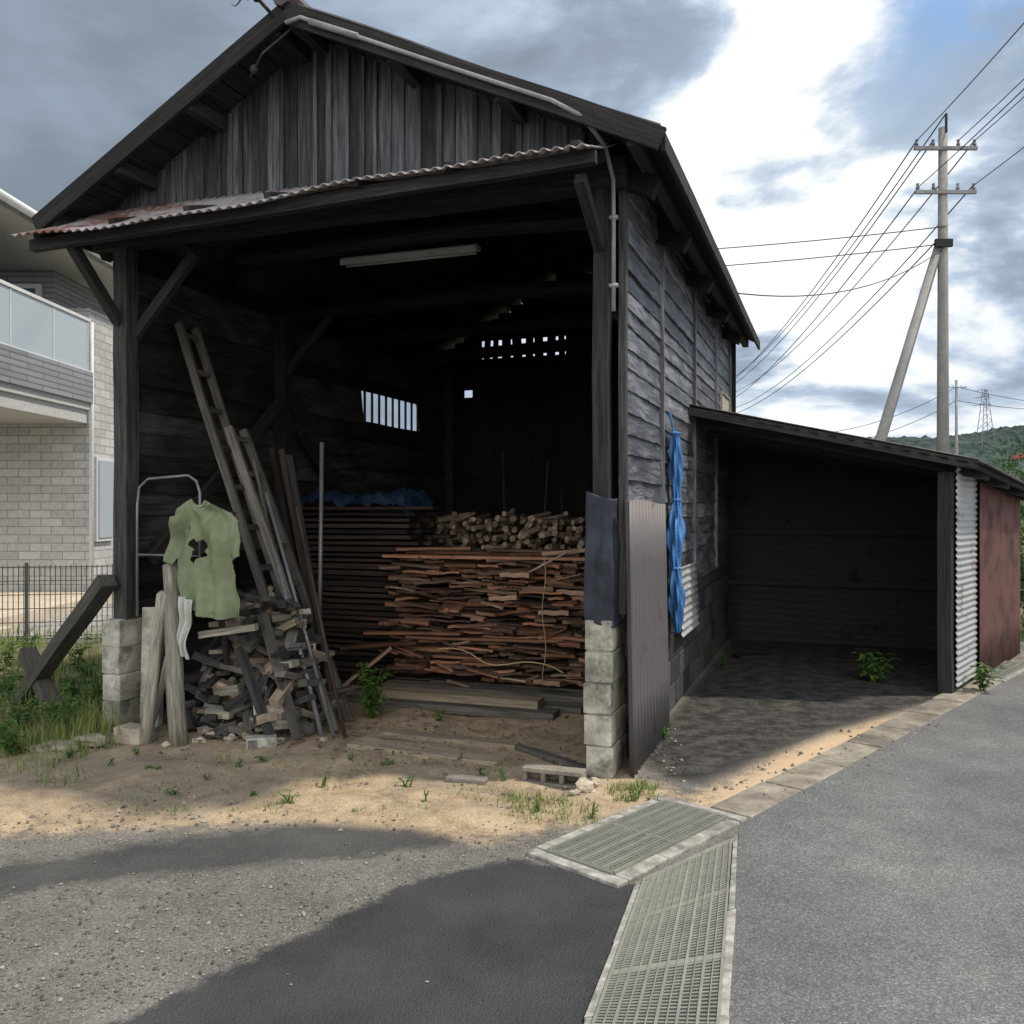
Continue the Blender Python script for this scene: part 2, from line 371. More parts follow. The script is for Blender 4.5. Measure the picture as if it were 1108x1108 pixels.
def lerp(a,c,k): return a+(c-a)*k
def grating(q,label,bands,sub,ncross,fw,ft_,barw,crossw,every=0):
    cen=sum(q,Vector())/4; th=thing('drain_grating',cen,label,'drain grating','drain gratings')
    def P(s,t_,z): p=lerp(lerp(q[0],q[1],s),lerp(q[3],q[2],s),t_); return Vector((p.x,p.y,z))
    W=(q[1]-q[0]).length; Ln=(q[3]-q[0]).length; fs=fw/W; ft=ft_/Ln
    mb=MB()
    def strip(s0,s1,t0,t1,n,longt):
        for i in range(n):
            k0,k1=i/n,(i+1)/n
            if longt: cs=[(s0,t0+(t1-t0)*k0),(s1,t0+(t1-t0)*k0),(s1,t0+(t1-t0)*k1-.002),(s0,t0+(t1-t0)*k1-.002)]
            else: cs=[(s0+(s1-s0)*k0,t0),(s0+(s1-s0)*k1-.002,t0),(s0+(s1-s0)*k1-.002,t1),(s0+(s1-s0)*k0,t1)]
            mb.prism([P(*c_,0)+Vector((U(-.005,.005),U(-.005,.005),0)) for c_ in cs],-.02,.016+U(0,.003))
    strip(0,1,0,ft,1,False); strip(0,1,1-ft,1,1,False); strip(0,fs,ft+.003,1-ft-.003,3,True); strip(1-fs,1,ft+.003,1-ft-.003,3,True)
    mb.obj('concrete_frame','frame',th,bevel=.006)
    mb=MB(); mb.prism([P(fs,ft,0),P(1-fs,ft,0),P(1-fs,1-ft,0),P(fs,1-ft,0)],.0,.006); mb.obj('channel_shade_sheet','black',th)  # flat dark sheet painted for the shaded channel under the bars
    mb=MB(); a,c2,d,e=fs+.01,1-fs-.01,ft+.003,1-ft-.003
    n=bands*sub
    for i in range(n+1):
        s_=a+(c2-a)*i/n; big=(i%sub==0)
        mb.board(P(s_,d,.0195),P(s_,e,.0195),barw*(2.4 if big else 1),.018,r=.5)
    for i in range(ncross+1):
        t_=d+(e-d)*i/ncross; bg_=i in(0,ncross) or (every and i%every==0)
        mb.board(P(a,t_,.0165 if not bg_ else .0185),P(c2,t_,.0165 if not bg_ else .0185),.028 if bg_ else crossw,.014,r=.5)
    mb.obj('grate','steel',th)
GQ=lambda *c_:[Vector((*G(*p),0)) for p in c_]
grating(GQ((568,925),(668,962),(810,888),(715,864)),'rectangular steel grating in rough concrete frame beside the sandy forecourt',6,3,24,.075,.075,.008,.007,12)
gA,gB,gC,gD=GQ((688,960),(799,908),(790,1108),(632,1108))
dirL=(gD-gA); dirR=(gC-gB)
grating([gA,gB,gB+dirR*1.5,gA+dirL*1.5],'long steel drain grating between dark asphalt patch and road',6,2,96,.055,.02,.004,.008,24)
ga=e0+rd*4.82; gb_=e0+rd*5.98
grating([Vector((p.x,p.y,0)) for p in(ga-rn*.34,ga+rn*.03,gb_+rn*.03,gb_-rn*.34)],'small pale drain grating at the kerb beside the lean-to',4,2,16,.04,.04,.007,.02)

# ---------------------------------------------------------------- BARN
barn=thing('wooden_barn',b(-1.82,3,0),'open-fronted charred timber barn with gable roof and rusty tin awning','barn')
XE,ZE=.36,3.60; XP,ZP=-1.99,4.72; XL=-4.01; YF,YB=-.35,6.25
def roofz(x): return ZE+(XE-x)/(XE-XP)*(ZP-ZE) if x>XP else ZE+(x-XL)/(XP-XL)*(ZP-ZE)
mb=MB(BM)
def roof_side(x0,x1):
    def f(i,j): 
        x=x0+(x1-x0)*i; y=YF+(YB-YF)*j
        return (x,y,roofz(min(max(x,XL),XE))+.055+.008*math.cos(y*2*math.pi/.12)+.01*math.sin(x*3+y))
    mb.grid(f,12,320)
roof_side(XE,XP); roof_side(XP,XL)
roof=mb.obj('roof','roofm',barn,solid=.012)
mb=MB(BM)
for x0,x1 in((XE,XP),(XP,XL)):
    n=14
    for i in range(n):
        xa=x0+(x1-x0)*(i+.5)/n; wd=abs(x1-x0)/n/math.cos(.45)*.97
        sl=Vector((x1-x0,0,roofz(x1)-roofz(x0))).normalized()
        mb.board((xa,YF+U(0,.03),roofz(xa)+.02),(xa,YB-U(0,.03),roofz(xa)+.02),wd,.018,side=sl,n=3,jit=.002)
mb.obj('sheathing','charb',roof)
for x in(.22,-.55,-1.25,-1.93,-2.08,-2.75,-3.35,-3.9):
    mb=MB(BM); mb.board((x,YF-.02,roofz(x)-.05),(x,YB,roofz(x)-.05),.07,.09,side=(1,0,0)); mb.obj('purlin','charb',roof)
for x0,x1 in((XE+.02,XP),(XP,XL-.02)):
    mb=MB(BM); mb.board((x0,YF-.045,roofz(min(x0,XE))-.025),(x1,YF-.045,roofz(max(x1,XL))-.025),.03,.12,side=(0,1,0),n=4,jit=.004)
    mb.obj('barge_board','charb',roof)
mb=MB(BM)
mb.tube([(XP,YF-.08,ZP+.07),(XP,YB,ZP+.07)],.07,8); mb.obj('ridge_cap','roofm',roof)
for x in(XE+.02,XL-.02):
    mb=MB(BM); mb.board((x,YF,ZE-.02),(x,YB,ZE-.02),.025,.10,side=(1,0,0),n=6,jit=.003); mb.obj('eave_board','charb',roof)
for y in(.1,1.3,2.6,3.9,5.2):
    for x0,x1 in((XE-.1,XP),(XP,XL+.1)):
        mb=MB(BM); mb.board((x0,y,roofz(x0)-.17),(x1,y,roofz(x1)-.17),.09,.11,side=(0,1,0)); mb.obj('rafter','shadewood',roof)
mb=MB(BM); x=-3.72
while x<-.0:
    w=U(.085,.15); xa,xb=x+.003,min(x+w-.003,.02); zb=3.66+U(-.03,.02); yo=U(-.008,.008); off=(R()*50,R()*50,R()*50)
    pts=[xa,xb]
    if xa<XP<xb: pts=[xa,XP,xb]
    vs=[];
    for yy in(yo-.009,yo+.009):
        vs+=[(q,yy,zb) for q in pts]+[(q,yy,roofz(q)+.008) for q in pts]
    n=len(pts); fs=[]
    for k in range(n-1):
        fs+=[(k,k+1,n+k+1,n+k),(2*n+k+1,2*n+k,3*n+k,3*n+k+1),(n+k,n+k+1,3*n+k+1,3*n+k),(k+1,k,2*n+k,2*n+k+1)]
    fs+=[(0,n,3*n,2*n),(n-1,2*n+n-1,4*n-1,2*n-1)]
    mb.add(vs,fs,[(v[2]+off[0],v[0]+off[1],v[1]+off[2]) for v in vs])
    if R()<.75: mb.board((x,-.02,zb),(x,-.02,roofz(x)-.02),U(.025,.04),.014,side=(1,0,0))
    x+=w
mb.obj('gable_wall','gable',barn)
mb=MB(BM)
mb.board((-3.9,.04,3.57),(.1,.04,3.57),.14,.16,side=(0,1,0),n=6,jit=.008); mb.obj('header_beam','charb',barn)
mb=MB(BM)
def aw(i,j):
    x=-3.97+(4.02)*i; y=.03-.66*j-.03*math.sin(x*1.3)
    zl=3.765+ j*((3.52-3.765)+(x-.05)*.032)+.009*math.cos(x*2*math.pi/.072)-.022*math.sin(x*2.1+1)*j-.02*math.sin(j*3.1)-.01*math.sin(x*5.3)*j*j
    return (x,y,zl)
mb.grid(aw,560,5)
BI=BM.inverted()
for k,vv in enumerate(mb.v):
    x=(BI@vv).x; mb.r[k]=max(-.12,min(.10,(-x-2.3)*.10))
aob=mb.obj('tin_awning','tin',barn,smooth=True,solid=.004)
mb=MB(BM)
mb.board((-3.96,-.48,3.40),(.04,-.48,3.49),.06,.075,side=(0,1,0),n=8,jit=.006)
mb.obj('awning_beam','charb',aob)
mb=MB(BM); mb.board((-3.95,-.22,3.50),(.02,-.22,3.59),.05,.06,side=(0,1,0),n=6,jit=.006); mb.obj('awning_beam','charb',aob)
for x in(-3.85,-3.2,-2.6,-2.0,-1.4,-.8,-.06):
    mb=MB(BM); mb.board((x,.1,3.69),(x,-.56,3.44+ (x+4)*.025),.05,.05,side=(1,0,0)); mb.obj('awning_bracket','charb',aob)
for x,zb in((-3.66,2.95),(-.06,3.15)):
    mb=MB(BM); mb.board((x,-.02,zb),(x,-.45,3.40),.06,.07,side=(1,0,0)); mb.obj('knee_brace','charb',barn)
PX=(-3.65,-.06)
for y in(.0,2.0,5.93):
    for x in PX:
        mb=MB(BM); z0=.93 if (y==0 and x>-1) else (.78 if y==0 else 0)
        tk=.12 if x<-1 else .095
        mb.board((x,y+.05,z0),(x,y+.05,3.52),tk,tk,side=(1,0,0),n=7,jit=.006)
        mb.obj('post','charb' if y else 'char',barn)
for y in(1.3,2.05,3.4,4.7):
    mb=MB(BM); z=3.72 if y==1.3 else 3.4
    mb.tube([(-3.6,y,z),(-2.5,y+.02,z+.03),(-1.4,y-.02,z+.05),(-.05,y,z)],.07,8,wob=.08); mb.obj('tie_beam','shadewood' if y>1.5 else 'charb',barn)
for x in PX:
    mb=MB(BM); mb.board((x,0.12,3.45),(x,5.9,3.45),.10,.12,side=(1,0,0)); mb.obj('wall_plate','shadewood',barn)
for y,sx,x in((.1,1,-3.62),(2.05,1,-3.62),(2.05,-1,-.12)):
    mb=MB(BM); mb.board((x,y,2.85),(x+sx*.55,y,3.42),.055,.07,side=(0,1,0)); mb.obj('diagonal_brace','charb',barn)
for y0,z0,y1,z1 in((.2,1.2,1.9,2.6),(3.9,1.0,2.2,2.3)):
    mb=MB(BM); mb.board((-3.55,y0,z0),(-3.55,y1,z1),.05,.09,side=(1,0,0)); mb.obj('diagonal_brace','charb',barn)
mb=MB(BM); z=.93
while z<3.72:
    h=U(.11,.18)
    for ya,yb in((.13,1.36),(1.36,3.0),(3.0,4.6),(4.6,6.02)):
        a=U(-.006,.006)
        mb.board((.036+U(0,.010),ya+.004,z+h/2+a),(.036+U(0,.010),yb-.004,z+h/2+U(-.008,.008)),.018,h*1.05,side=(1,0,.11),n=11,jit=.0035)
    z+=h
mb.obj('side_wall','siding',barn)
for y in(.115,1.37,3.0,4.6,5.98):
    mb=MB(BM); mb.board((.056,y,.95),(.056,y,3.7),.044,.06 if y<.2 else .04,side=(1,0,0),n=7,jit=.003); mb.obj('wall_batten','siding' if y>.2 else 'char',barn)
mb=MB(BM)
for k in range(4):
    y=.42+(k%2)*.2
    while y<5.9:
        L1=min(.39,5.95-y); mb.box((-.02,y+L1/2,k*.2+.1),(.15,L1-.01,.19)); y+=.4
mb.box((-.02,3.1,.86),(.12,5.3,.12))
mb.obj('foundation_wall','char',barn,bevel=.006)
mb=MB(BM)
mb.box((.07,5.35,2.88),(.03,.75,.03)); mb.box((.07,5.35,2.38),(.03,.75,.03)); mb.box((.07,4.96,2.63),(.03,.03,.5)); mb.box((.07,5.74,2.63),(.03,.03,.5))
wn=mb.obj('window_panel','grey',barn)
mb=MB(BM); mb.box((.065,5.35,2.63),(.01,.72,.46)); mb.obj('board','grey',wn)
W0,W1=3.68,5.15
rows=[]; z=.02
while z<2.55: h=U(.14,.19); rows.append((z,min(h,2.55-z))); z+=h
rows+=[(2.55,.36)]; z=2.91
while z<3.6: h=U(.14,.19); rows.append((z,h)); z+=h
mb=MB(BM)
for z,h in rows:
    segs=[(.1,2.0),(2.0,W0),(W1,6.0)] if z==2.55 else [(.1,2.0),(2.0,6.0)]
    for ya,yb in segs:
        mb.board((-3.73+U(-.015,.015),ya,z+h/2),(-3.73+U(-.015,.015),yb,z+h/2+U(-.004,.004)),.02,h*1.13,side=(1,0,.10),n=8,jit=.006)
mb.board((-3.78,.1,1.8),(-3.78,3.5,1.8),.01,3.55,side=(1,0,0))
mb.obj('left_wall','inwall',barn)
mb=MB(BM); y=W0+.06
while y<W1:
    mb.board((-3.72,y,2.5),(-3.72,y,2.95),.015,.035,side=(1,0,0)); y+=.17
mb.obj('slatted_window','charb',barn)
mb=MB(BM); x=-3.72
while x<.04:
    w=U(.11,.17); xc=x+w/2; zt=roofz(xc)-.05
    hole=(-3.5<xc<-3.36)
    mb.board((xc,6.02,0),(xc,6.02,3.07 if hole else 3.58),w*1.02,.02,side=(1,0,0),n=3,jit=.0005)
    if hole: mb.board((xc,6.02,3.17),(xc,6.02,3.58),w,.02,side=(1,0,0))
    if not(-3.2<xc<-2.02): 
        if zt>3.6: mb.board((xc,6.02,3.58),(xc,6.02,zt),w*1.02,.02,side=(1,0,0))
    else:
        mb.board((xc,6.02,3.82),(xc,6.02,zt),w*1.02,.02,side=(1,0,0))
        mb.board((xc+U(-.02,.02),6.03,3.56),(xc+U(-.02,.02),6.03,3.86),w*U(.6,.85),.016,side=(1,0,0))
    x+=w
mb.board((-3.7,5.98,2.0),(0,5.98,2.0),.05,.09,side=(0,1,0))
mb.obj('rear_wall','shadewood',barn)
mb=MB(BM)
mb.tube([(-1.95,YF-.09,4.60),(-1.85,YF-.08,4.62),(-1.6,YF-.08,4.50),(-.9,YF-.08,4.17),(-.23,YF-.08,3.86),(-.06,YF-.05,3.76),(0.02,-.2,3.66),(.03,-.04,3.52),(.03,-.03,3.3),(.03,-.03,2.75)],.013,8)
mb.tube([(-1.78,YF-.085,4.58),(-1.45,YF-.085,4.43)],.02,8)
for z in(3.3,2.9): mb.box((.03,-.03,z),(.05,.03,.02))
mb.obj('conduit_pipe','pvc',barn,smooth=True)
mb=MB(BM)
mb.tube([(-2.05,YF-.02,4.66),(-2.1,YF-.18,4.74),(-2.2,YF-.2,4.82)],.012,6); mb.tube([(-1.95,YF-.02,4.6),(-2.08,YF-.15,4.4),(-2.2,YF-.1,4.3)],.007,6)
for p in((-2.1,YF-.18,4.74),(-2.16,YF-.12,4.33)): mb.rock(p,.025,(1,1,1.3),8,6,amp=.05)
mb.obj('cable_bracket','wire',barn)
def cable(pts,r,label,group='overhead cables',name='overhead_cable',sag=None,n=16):
    if sag is not None:
        a,c2=Vector(pts[0]),Vector(pts[1]); pts=[lerp(a,c2,i/n)-Vector((0,0,sag*4*(i/n)*(1-i/n))) for i in range(n+1)]
    mb=MB(); mb.tube(pts,r,5); mb.obj(name,'wire',label=label,category='cable',group=group)
pk=b(-2.15,YF-.2,4.8)
for o in(0,.25):
    e=pk+(Vector((-2.46,8,6.1))-Vector((-1.6,5.3,4.6)))*6+Vector((o*2,0,o*2)); cable([pk+Vector((0,0,-o*.3)),e],.008,'thin black service cable reaching the barn gable peak',sag=.1)

# ---------------------------------------------------------------- piers, sheets, cloths around barn
def pier(x,y,sx,n,hh,label):
    mb=MB(BM)
    for k in range(n):
        ox,oy=U(-.006,.006),U(-.006,.006)
        mb.box((x+ox,y+oy,k*hh+hh/2-.003),(sx,.38,hh-.009),U(-.02,.02))
        mb.box((x,y,(k+1)*hh-.004),(sx-.02,.36,.012))
    mb.obj('block_pier','conc',bevel=.007,label=label,category='concrete pier')
pier(-.06,.14,.165,5,.187,'column of five stacked concrete blocks carrying the barn corner post')
pier(-3.66,.1,.16,4,.195,'column of four stacked concrete blocks under the barn post by weeds')
mb=MB(BM); mb.board((-3.42,.05,0),(-3.46,.12,.86),.17,.05,side=(1,0,0)); mb.obj('concrete_slab','conc',bevel=.006,label='narrow upright concrete slab leaning beside the block pier',category='concrete slab')
def corr(name,mat,f,nx,ny,solid=.003,**p):
    mb=MB(BM); mb.grid(f,nx,ny); return mb.obj(name,mat,smooth=True,solid=solid,**p)
corr('corrugated_sheet','sheet',lambda i,j:(.10+.03*(1-j)+.018*math.cos(i*1.2*2*math.pi/.10),.0+1.2*i,1.63*j+.012*math.sin(i*5)),220,4,label='grey-brown corrugated metal sheet standing upright against the barn side',category='metal sheet')
corr('corrugated_sheet','silver',lambda i,j:(.09+.03*(1-j)+.007*math.cos(j*.55*2*math.pi/.06),1.95+.95*i,.56+.55*j),6,80,label='pale silver corrugated sheet fixed low on the barn side',category='metal sheet')
mb=MB(BM)
def cl(i,j):
    z=1.68-.76*j+.02*math.sin(i*5+1)-.02*i; fold=.004*math.sin(i*21+j*4)+.006*math.sin(j*9+i*4)+.004*noise.noise(Vector((i*6,j*9,1)))
    hw=.075+.012*j; 
    s=i*3
    if s<.8: return (-.055-hw-fold,.10-.14*(s/.8),z)
    if s<2.2: k=(s-.8)/1.4; return (-.055-hw+2*hw*k,-.045-fold*1.6-.012*j,z)
    k=(s-2.2)/.8; return (-.055+hw+fold+.01*k,-.04+.16*k,z)
mb.grid(cl,60,60); mb.obj('plastic_sheet','tarpd',smooth=True,solid=.003,label='dark slate plastic sheet wrapped tightly around the corner post foot',category='plastic sheet')
mb=MB(BM)
def tb(i,j):
    w=.028+.030*abs(math.sin(j*9.4))**1.5+.03*max(0,j-.25)*(1-j)*3; th=i*2*math.pi
    if j in(0,1): w*=.5
    yc=1.62+.18*j*.6+.04*math.sin(j*7); q=1+.34*math.sin(th*5+j*16)+.16*math.sin(th*9-j*24)
    return (.115+math.cos(th)*w*.7*q, yc+math.sin(th)*w*1.4*q, 2.17-1.55*j)
mb.grid(tb,70,100); ob=mb.obj('tied_tarp','tarp',smooth=True,label='bright blue tarp twisted into hanging bundle tied to barn side',category='tarp')
mb=MB(BM)
mb.tube([(.09,1.55,2.3),(.12,1.6,2.1),(.14,1.7,1.7),(.15,1.66,1.3)],.008,6)
for j in(.01,.335,.67): 
    yc=1.62+.108*j+.04*math.sin(j*7); mb.tube([(.115+math.cos(a)*.035,yc+math.sin(a)*.06,2.17-1.55*j) for a in [k*math.pi/6 for k in range(13)]],.009,6)
mb.obj('tie_cord','tarp',ob)
lt=thing('ceiling_lamp',b(-1.957,1.3,3.6),'long unlit fluorescent lamp fixture fixed under a barn beam','lamp')
mb=MB(BM); mb.box((-1.957,1.3,3.62),(1.2,.09,.04)); mb.box((-1.957,1.24,3.6),(1.2,.015,.05)) ; mb.obj('lamp_housing','lamp',lt,bevel=.004)
mb=MB(BM); mb.tube([(-2.53,1.3,3.582),(-1.38,1.3,3.582)],.014,10); mb.obj('lamp_tube','lamp',lt,smooth=True)

# ---------------------------------------------------------------- firewood stack
def piece_mesh(name,mat,maker,k):
    out=[]
    for i in range(k):
        mb=MB(); maker(mb); me_o=mb.obj(name,mat); out.append(me_o.data); bpy.data.objects.remove(me_o)
    return out
def inst(name,me_,mat4,label,cat,group):
    o=bpy.data.objects.new(name,me_); col.objects.link(o); o.matrix_world=mat4
    o['label']=label;o['category']=cat;o['group']=group; return o
meshes=[]
for Ln in (.12,.18,.26,.36,.50):
    for k in range(6):
        def mk(mb,Ln=Ln):
            mb.board((-Ln/2,0,0),(Ln/2,0,0),U(.12,.30),U(.014,.034),side=(0,1,0),n=4,jit=.006,taper=U(.65,1.25))
        meshes.append((Ln,piece_mesh('split_board',['red','redd','red','brown','red','redd'][k],mk,1)[0]))
z=.14; cnt=0
while z<1.155 and cnt<299:
    x=-2.36+U(-.13,.10)
    while x<-.62:
        Ln,me_=random.choice(meshes)
        if x+Ln>-.48: Ln,me_=meshes[random.randrange(6)]
        mt=BM@Matrix.Translation((x+Ln/2,1.93+random.gauss(0,.05),z+U(-.010,.010)))@Matrix.Rotation(random.gauss(0,.2),4,'Z')@Matrix.Rotation(random.gauss(0,.05),4,'Y')@Matrix.Rotation(random.gauss(0,.12),4,'X')
        inst('split_board',me_,mt,'short reddish split board in the roped firewood stack','firewood','split boards in the roped stack'); cnt+=1
        x+=Ln*U(.86,1.06)
    z+=.0315
print('boards',cnt,z)
mb=MB(BM)
for zz in(.2,.45,.7,.95): mb.board((-2.3,2.14,zz),(-.6,2.14,zz),.02,.24,side=(0,1,0))
for x in(-2.25,-1.45,-.65): mb.board((x,2.18,0),(x,2.18,1.15),.07,.05,side=(1,0,0))
mb.obj('firewood_screen','lumber',label='rough slatted board screen standing behind the firewood stack',category='screen')
def plank(p1,p2,w,h,mat,label,cat='plank',group=None,name='plank',side=None,n=4,jit=.003):
    mb=MB(BM); mb.board(p1,p2,w,h,side=side,n=n,jit=jit); o=mb.obj(name,mat,label=label,category=cat)
    if group: o['group']=group
    return o
plank((-2.42,1.80,1.17),(-.35,1.84,1.18),.2,.022,'red','long reddish plank lying across the top of firewood stack')
plank((-2.3,2.0,1.20),(-.7,1.93,1.205),.16,.02,'red','reddish plank lying on top of firewood stack')
plank((-1.5,1.9,1.23),(-.45,1.95,1.235),.14,.02,'brown','brown plank lying on top of firewood stack')
plank((-2.35,1.86,1.225),(-1.7,1.98,1.24),.07,.025,'red','short loose plank lying on top of firewood stack')
plank((-1.0,1.8,1.21),(-.5,1.9,1.26),.06,.03,'brown','short loose plank lying on top of firewood stack')
plank((-2.6,1.74,.50),(-1.7,1.76,.53),.09,.02,'red','reddish plank sticking out of the firewood stack')
plank((-2.2,1.74,.48),(-.8,1.76,.51),.05,.02,'red','thin reddish strip tilted against the face of firewood stack')
plank((-2.75,1.6,.38),(-2.1,1.74,.44),.12,.025,'red','reddish plank sticking out of the firewood stack')
plank((-2.7,1.45,.05),(-2.3,1.65,.40),.07,.025,'brown','brown plank propped on the side of the stack')
for k in range(26):
    x=U(-2.45,-.6); zz=U(.1,.5) if R()<.6 else U(.5,1.1); a=random.gauss(0,.25); l=U(.15,.45)
    plank((x,1.74+U(-.03,.03),zz),(x+l*math.cos(a),1.74+U(-.05,.03),zz+l*math.sin(a)),U(.02,.04),U(.010,.022),random.choice(['red','brown','log','redd']),'broken wood strip poking out of the stack face','wood strip','broken strips on the stack face','wood_strip',n=2,jit=.004)
for y,z,x0,x1 in((1.22,.035,-2.5,-.7),(1.45,.04,-2.4,-.55),(1.3,.1,-2.2,-.85),(1.75,.06,-2.4,-.5),(2.0,.06,-2.4,-.5)):
    plank((x0,y,z),(x1,y+U(-.03,.03),z+.004),.17,.06,'sill' if z>.09 else 'ladder','thick weathered grey timber lying on the barn floor',group='floor timbers')
def rope(pts,r=.008,label='thin tan rope tied around the firewood stack'):
    mb=MB(BM); mb.tube(pts,r,6); mb.obj('rope','rope',smooth=True,label=label,category='rope')
rope([(-.95+.02*math.sin(i*1.1),1.69-.015*math.sin(i),1.2-1.05*i/10) for i in range(11)],.004)
rope([(-1.9+.08*i,1.65-.03*math.sin(i*1.3),.40+.04*math.sin(i*.7)-.008*i) for i in range(15)],.006,'loose tan rope looped along the firewood stack face')
mb=MB(BM)
for x in(-2.6,-1.8,-1.0,-.35):
    for y in(2.75,3.2): mb.board((x,y,0),(x,y,.95),.07,.07,side=(1,0,0))
for zz in(.15,.4,.65,.9):
    mb.board((-2.7,2.70,zz),(-.25,2.70,zz),.02,.12,side=(0,1,0)); mb.board((-2.7,3.25,zz),(-.25,3.25,zz),.02,.12,side=(0,1,0))
for k in range(5): mb.board((-2.7,2.75+.12*k,1.045),(-.25,2.75+.12*k,1.045),.11,.1,side=(0,1,0))
mb.obj('timber_staging','lumber',label='rough timber staging carrying the pile of small logs',category='timber staging')
lm=[]
for k in range(8):
    def mk(mb):
        r=U(.022,.036); sg=random.choice((3,4,5,6,8)); mb.tube([(0,-.2,0),(0,0,0),(0,.2,0)],[r,r*1.04,r*.97],sg,wob=.22)
    lm+=piece_mesh('firewood_log','log' if k<7 else 'redd',mk,1)
zz=1.12; cnt=0; row=0
while cnt<295 and row<12:
    x=-2.68+(row%2)*.03+row*.02+U(0,.05)
    while x<-.22-row*.01 and cnt<298:
        top=1.58+.06*math.sin(x*4+1)+.03*math.sin(x*11)-max(0,-x-2.1)*.25
        if zz<top:
            mt=BM@Matrix.Translation((x,2.85+U(-.1,.1),zz+U(-.012,.012)))@Matrix.Rotation(random.gauss(0,.25),4,'Z')@Matrix.Rotation(random.gauss(0,.12),4,'X')@Matrix.Rotation(U(0,6),4,'Y')
            inst('firewood_log',random.choice(lm),mt,'short cut firewood log in the pile on staging','firewood','small logs piled on the staging'); cnt+=1
        x+=.060
    zz+=.052; row+=1
print('logs',cnt)
z=.02
while z<1.62:
    for y in(1.98,2.14,2.30):
        x0=-3.45+U(-.08,.08); 
        plank((x0,y+U(-.05,.05),z),(x0+U(1.1,1.42),y+U(-.05,.05),z+U(0,.006)),.15,U(.02,.045),'lumber','long dark reddish board in the tall lumber stack','board','boards in the lumber stack','lumber_board',n=2)
    z+=.052
mb=MB(BM)
def dr(i,j):
    x=-3.55+1.3*i; y=1.90+.6*j
    z=1.70+.07*noise.noise(Vector((x*3,y*4,1)))+.06*noise.noise(Vector((x*9,y*9,5)))+.03*noise.noise(Vector((x*22,y*22,5)))
    e=max(0,.12-j)*.6+max(0,i-.92)*1.6; return (x,y,z-e)
mb.grid(dr,80,60); mb.obj('blue_tarp','tarpin',smooth=True,solid=.004,label='crumpled dark blue tarp covering top of lumber stack',category='tarp')
def ladder(bot,top,wv,n,label,w=.035,h=.06,mat='ladder'):
    bot=Vector(bot);top=Vector(top);wv=Vector(wv)
    th=thing('ladder',BM@((bot+wv*.5)),label,'ladder','wooden ladders')
    for q in(Vector(),wv):
        mb=MB(BM); mb.board(bot+q,top+q*.85,w,h,side=wv,n=5,jit=.004); mb.obj('rail',mat,th)
    for i in range(n):
        k=(i+.7)/n; a=lerp(bot,top,k); c2=lerp(bot+wv,top+wv*.85,k); mb=MB(BM); mb.board(a,c2,.03,.04,n=1); mb.obj('rung',mat,th)
ladder((-2.24,.25,.03),(-3.60,.55,3.04),(-.04,.28,0),10,'tall weathered wooden ladder leaning against the inner barn wall')
ladder((-2.05,.32,.02),(-3.05,.45,2.2),(-.06,.30,0),8,'shorter dark wooden ladder leaning beside the taller ladder')
def pipe(p1,p2,r,label,mat='pipe',name='steel_pipe'):
    mb=MB(BM); mb.tube([p1,lerp(Vector(p1),Vector(p2),.5),p2],r,8); mb.obj(name,mat,smooth=True,label=label,category='pipe',group='leaning pipes')
pipe((-2.735,1.2,0),(-2.735,1.25,2.13),.018,'upright galvanised pipe standing near the lumber stack')
pipe((-2.00,.22,0),(-2.75,.5,1.7),.014,'thin steel pipe leaning across the ladder')
pipe((-2.07,.18,0),(-2.60,.4,1.25),.018,'steel pipe leaning beside the ladder foot')
pipe((-1.94,.26,0),(-2.55,.6,1.6),.012,'thin rusty rod leaning across the ladder','redd')
pipe((-2.2,.3,0),(-2.9,.55,1.95),.014,'thin dark rod leaning across the ladder','ladder')
for i in range(6):
    p=( -2.15-.09*i,.5+.1*i,0); plank(p,(p[0]-U(.5,.9),p[1]+U(.1,.4),U(1.3,2.1)),.045,.025,'lumber' if i%2 else 'charb','narrow wooden batten leaning with the ladders','batten',group='leaning battens',name='batten')
for i in range(7):
    x=-1.9+.28*i; pipe((x,3.45+U(0,.1),0),(x+U(-.15,.15),3.55,U(1.75,2.3)),.012,'thin stick standing behind the wood piles','charb','thin_stick')
mb=MB(BM)
pts=[(-3.52,.02,.8),(-3.52,.02,1.6),(-3.5,.02,1.74),(-3.42,.02,1.8),(-3.05,.0,1.82),(-2.98,0,1.78),(-2.95,0,1.7),(-2.95,0,.9)]
mb.tube(pts,.010,8); mb.tube([(-3.52,.02,1.25),(-2.95,0,1.25)],.008,6); mb.obj('pipe_frame','pipe',smooth=True,label='bent thin metal pipe frame standing behind the green shirt',category='metal frame')
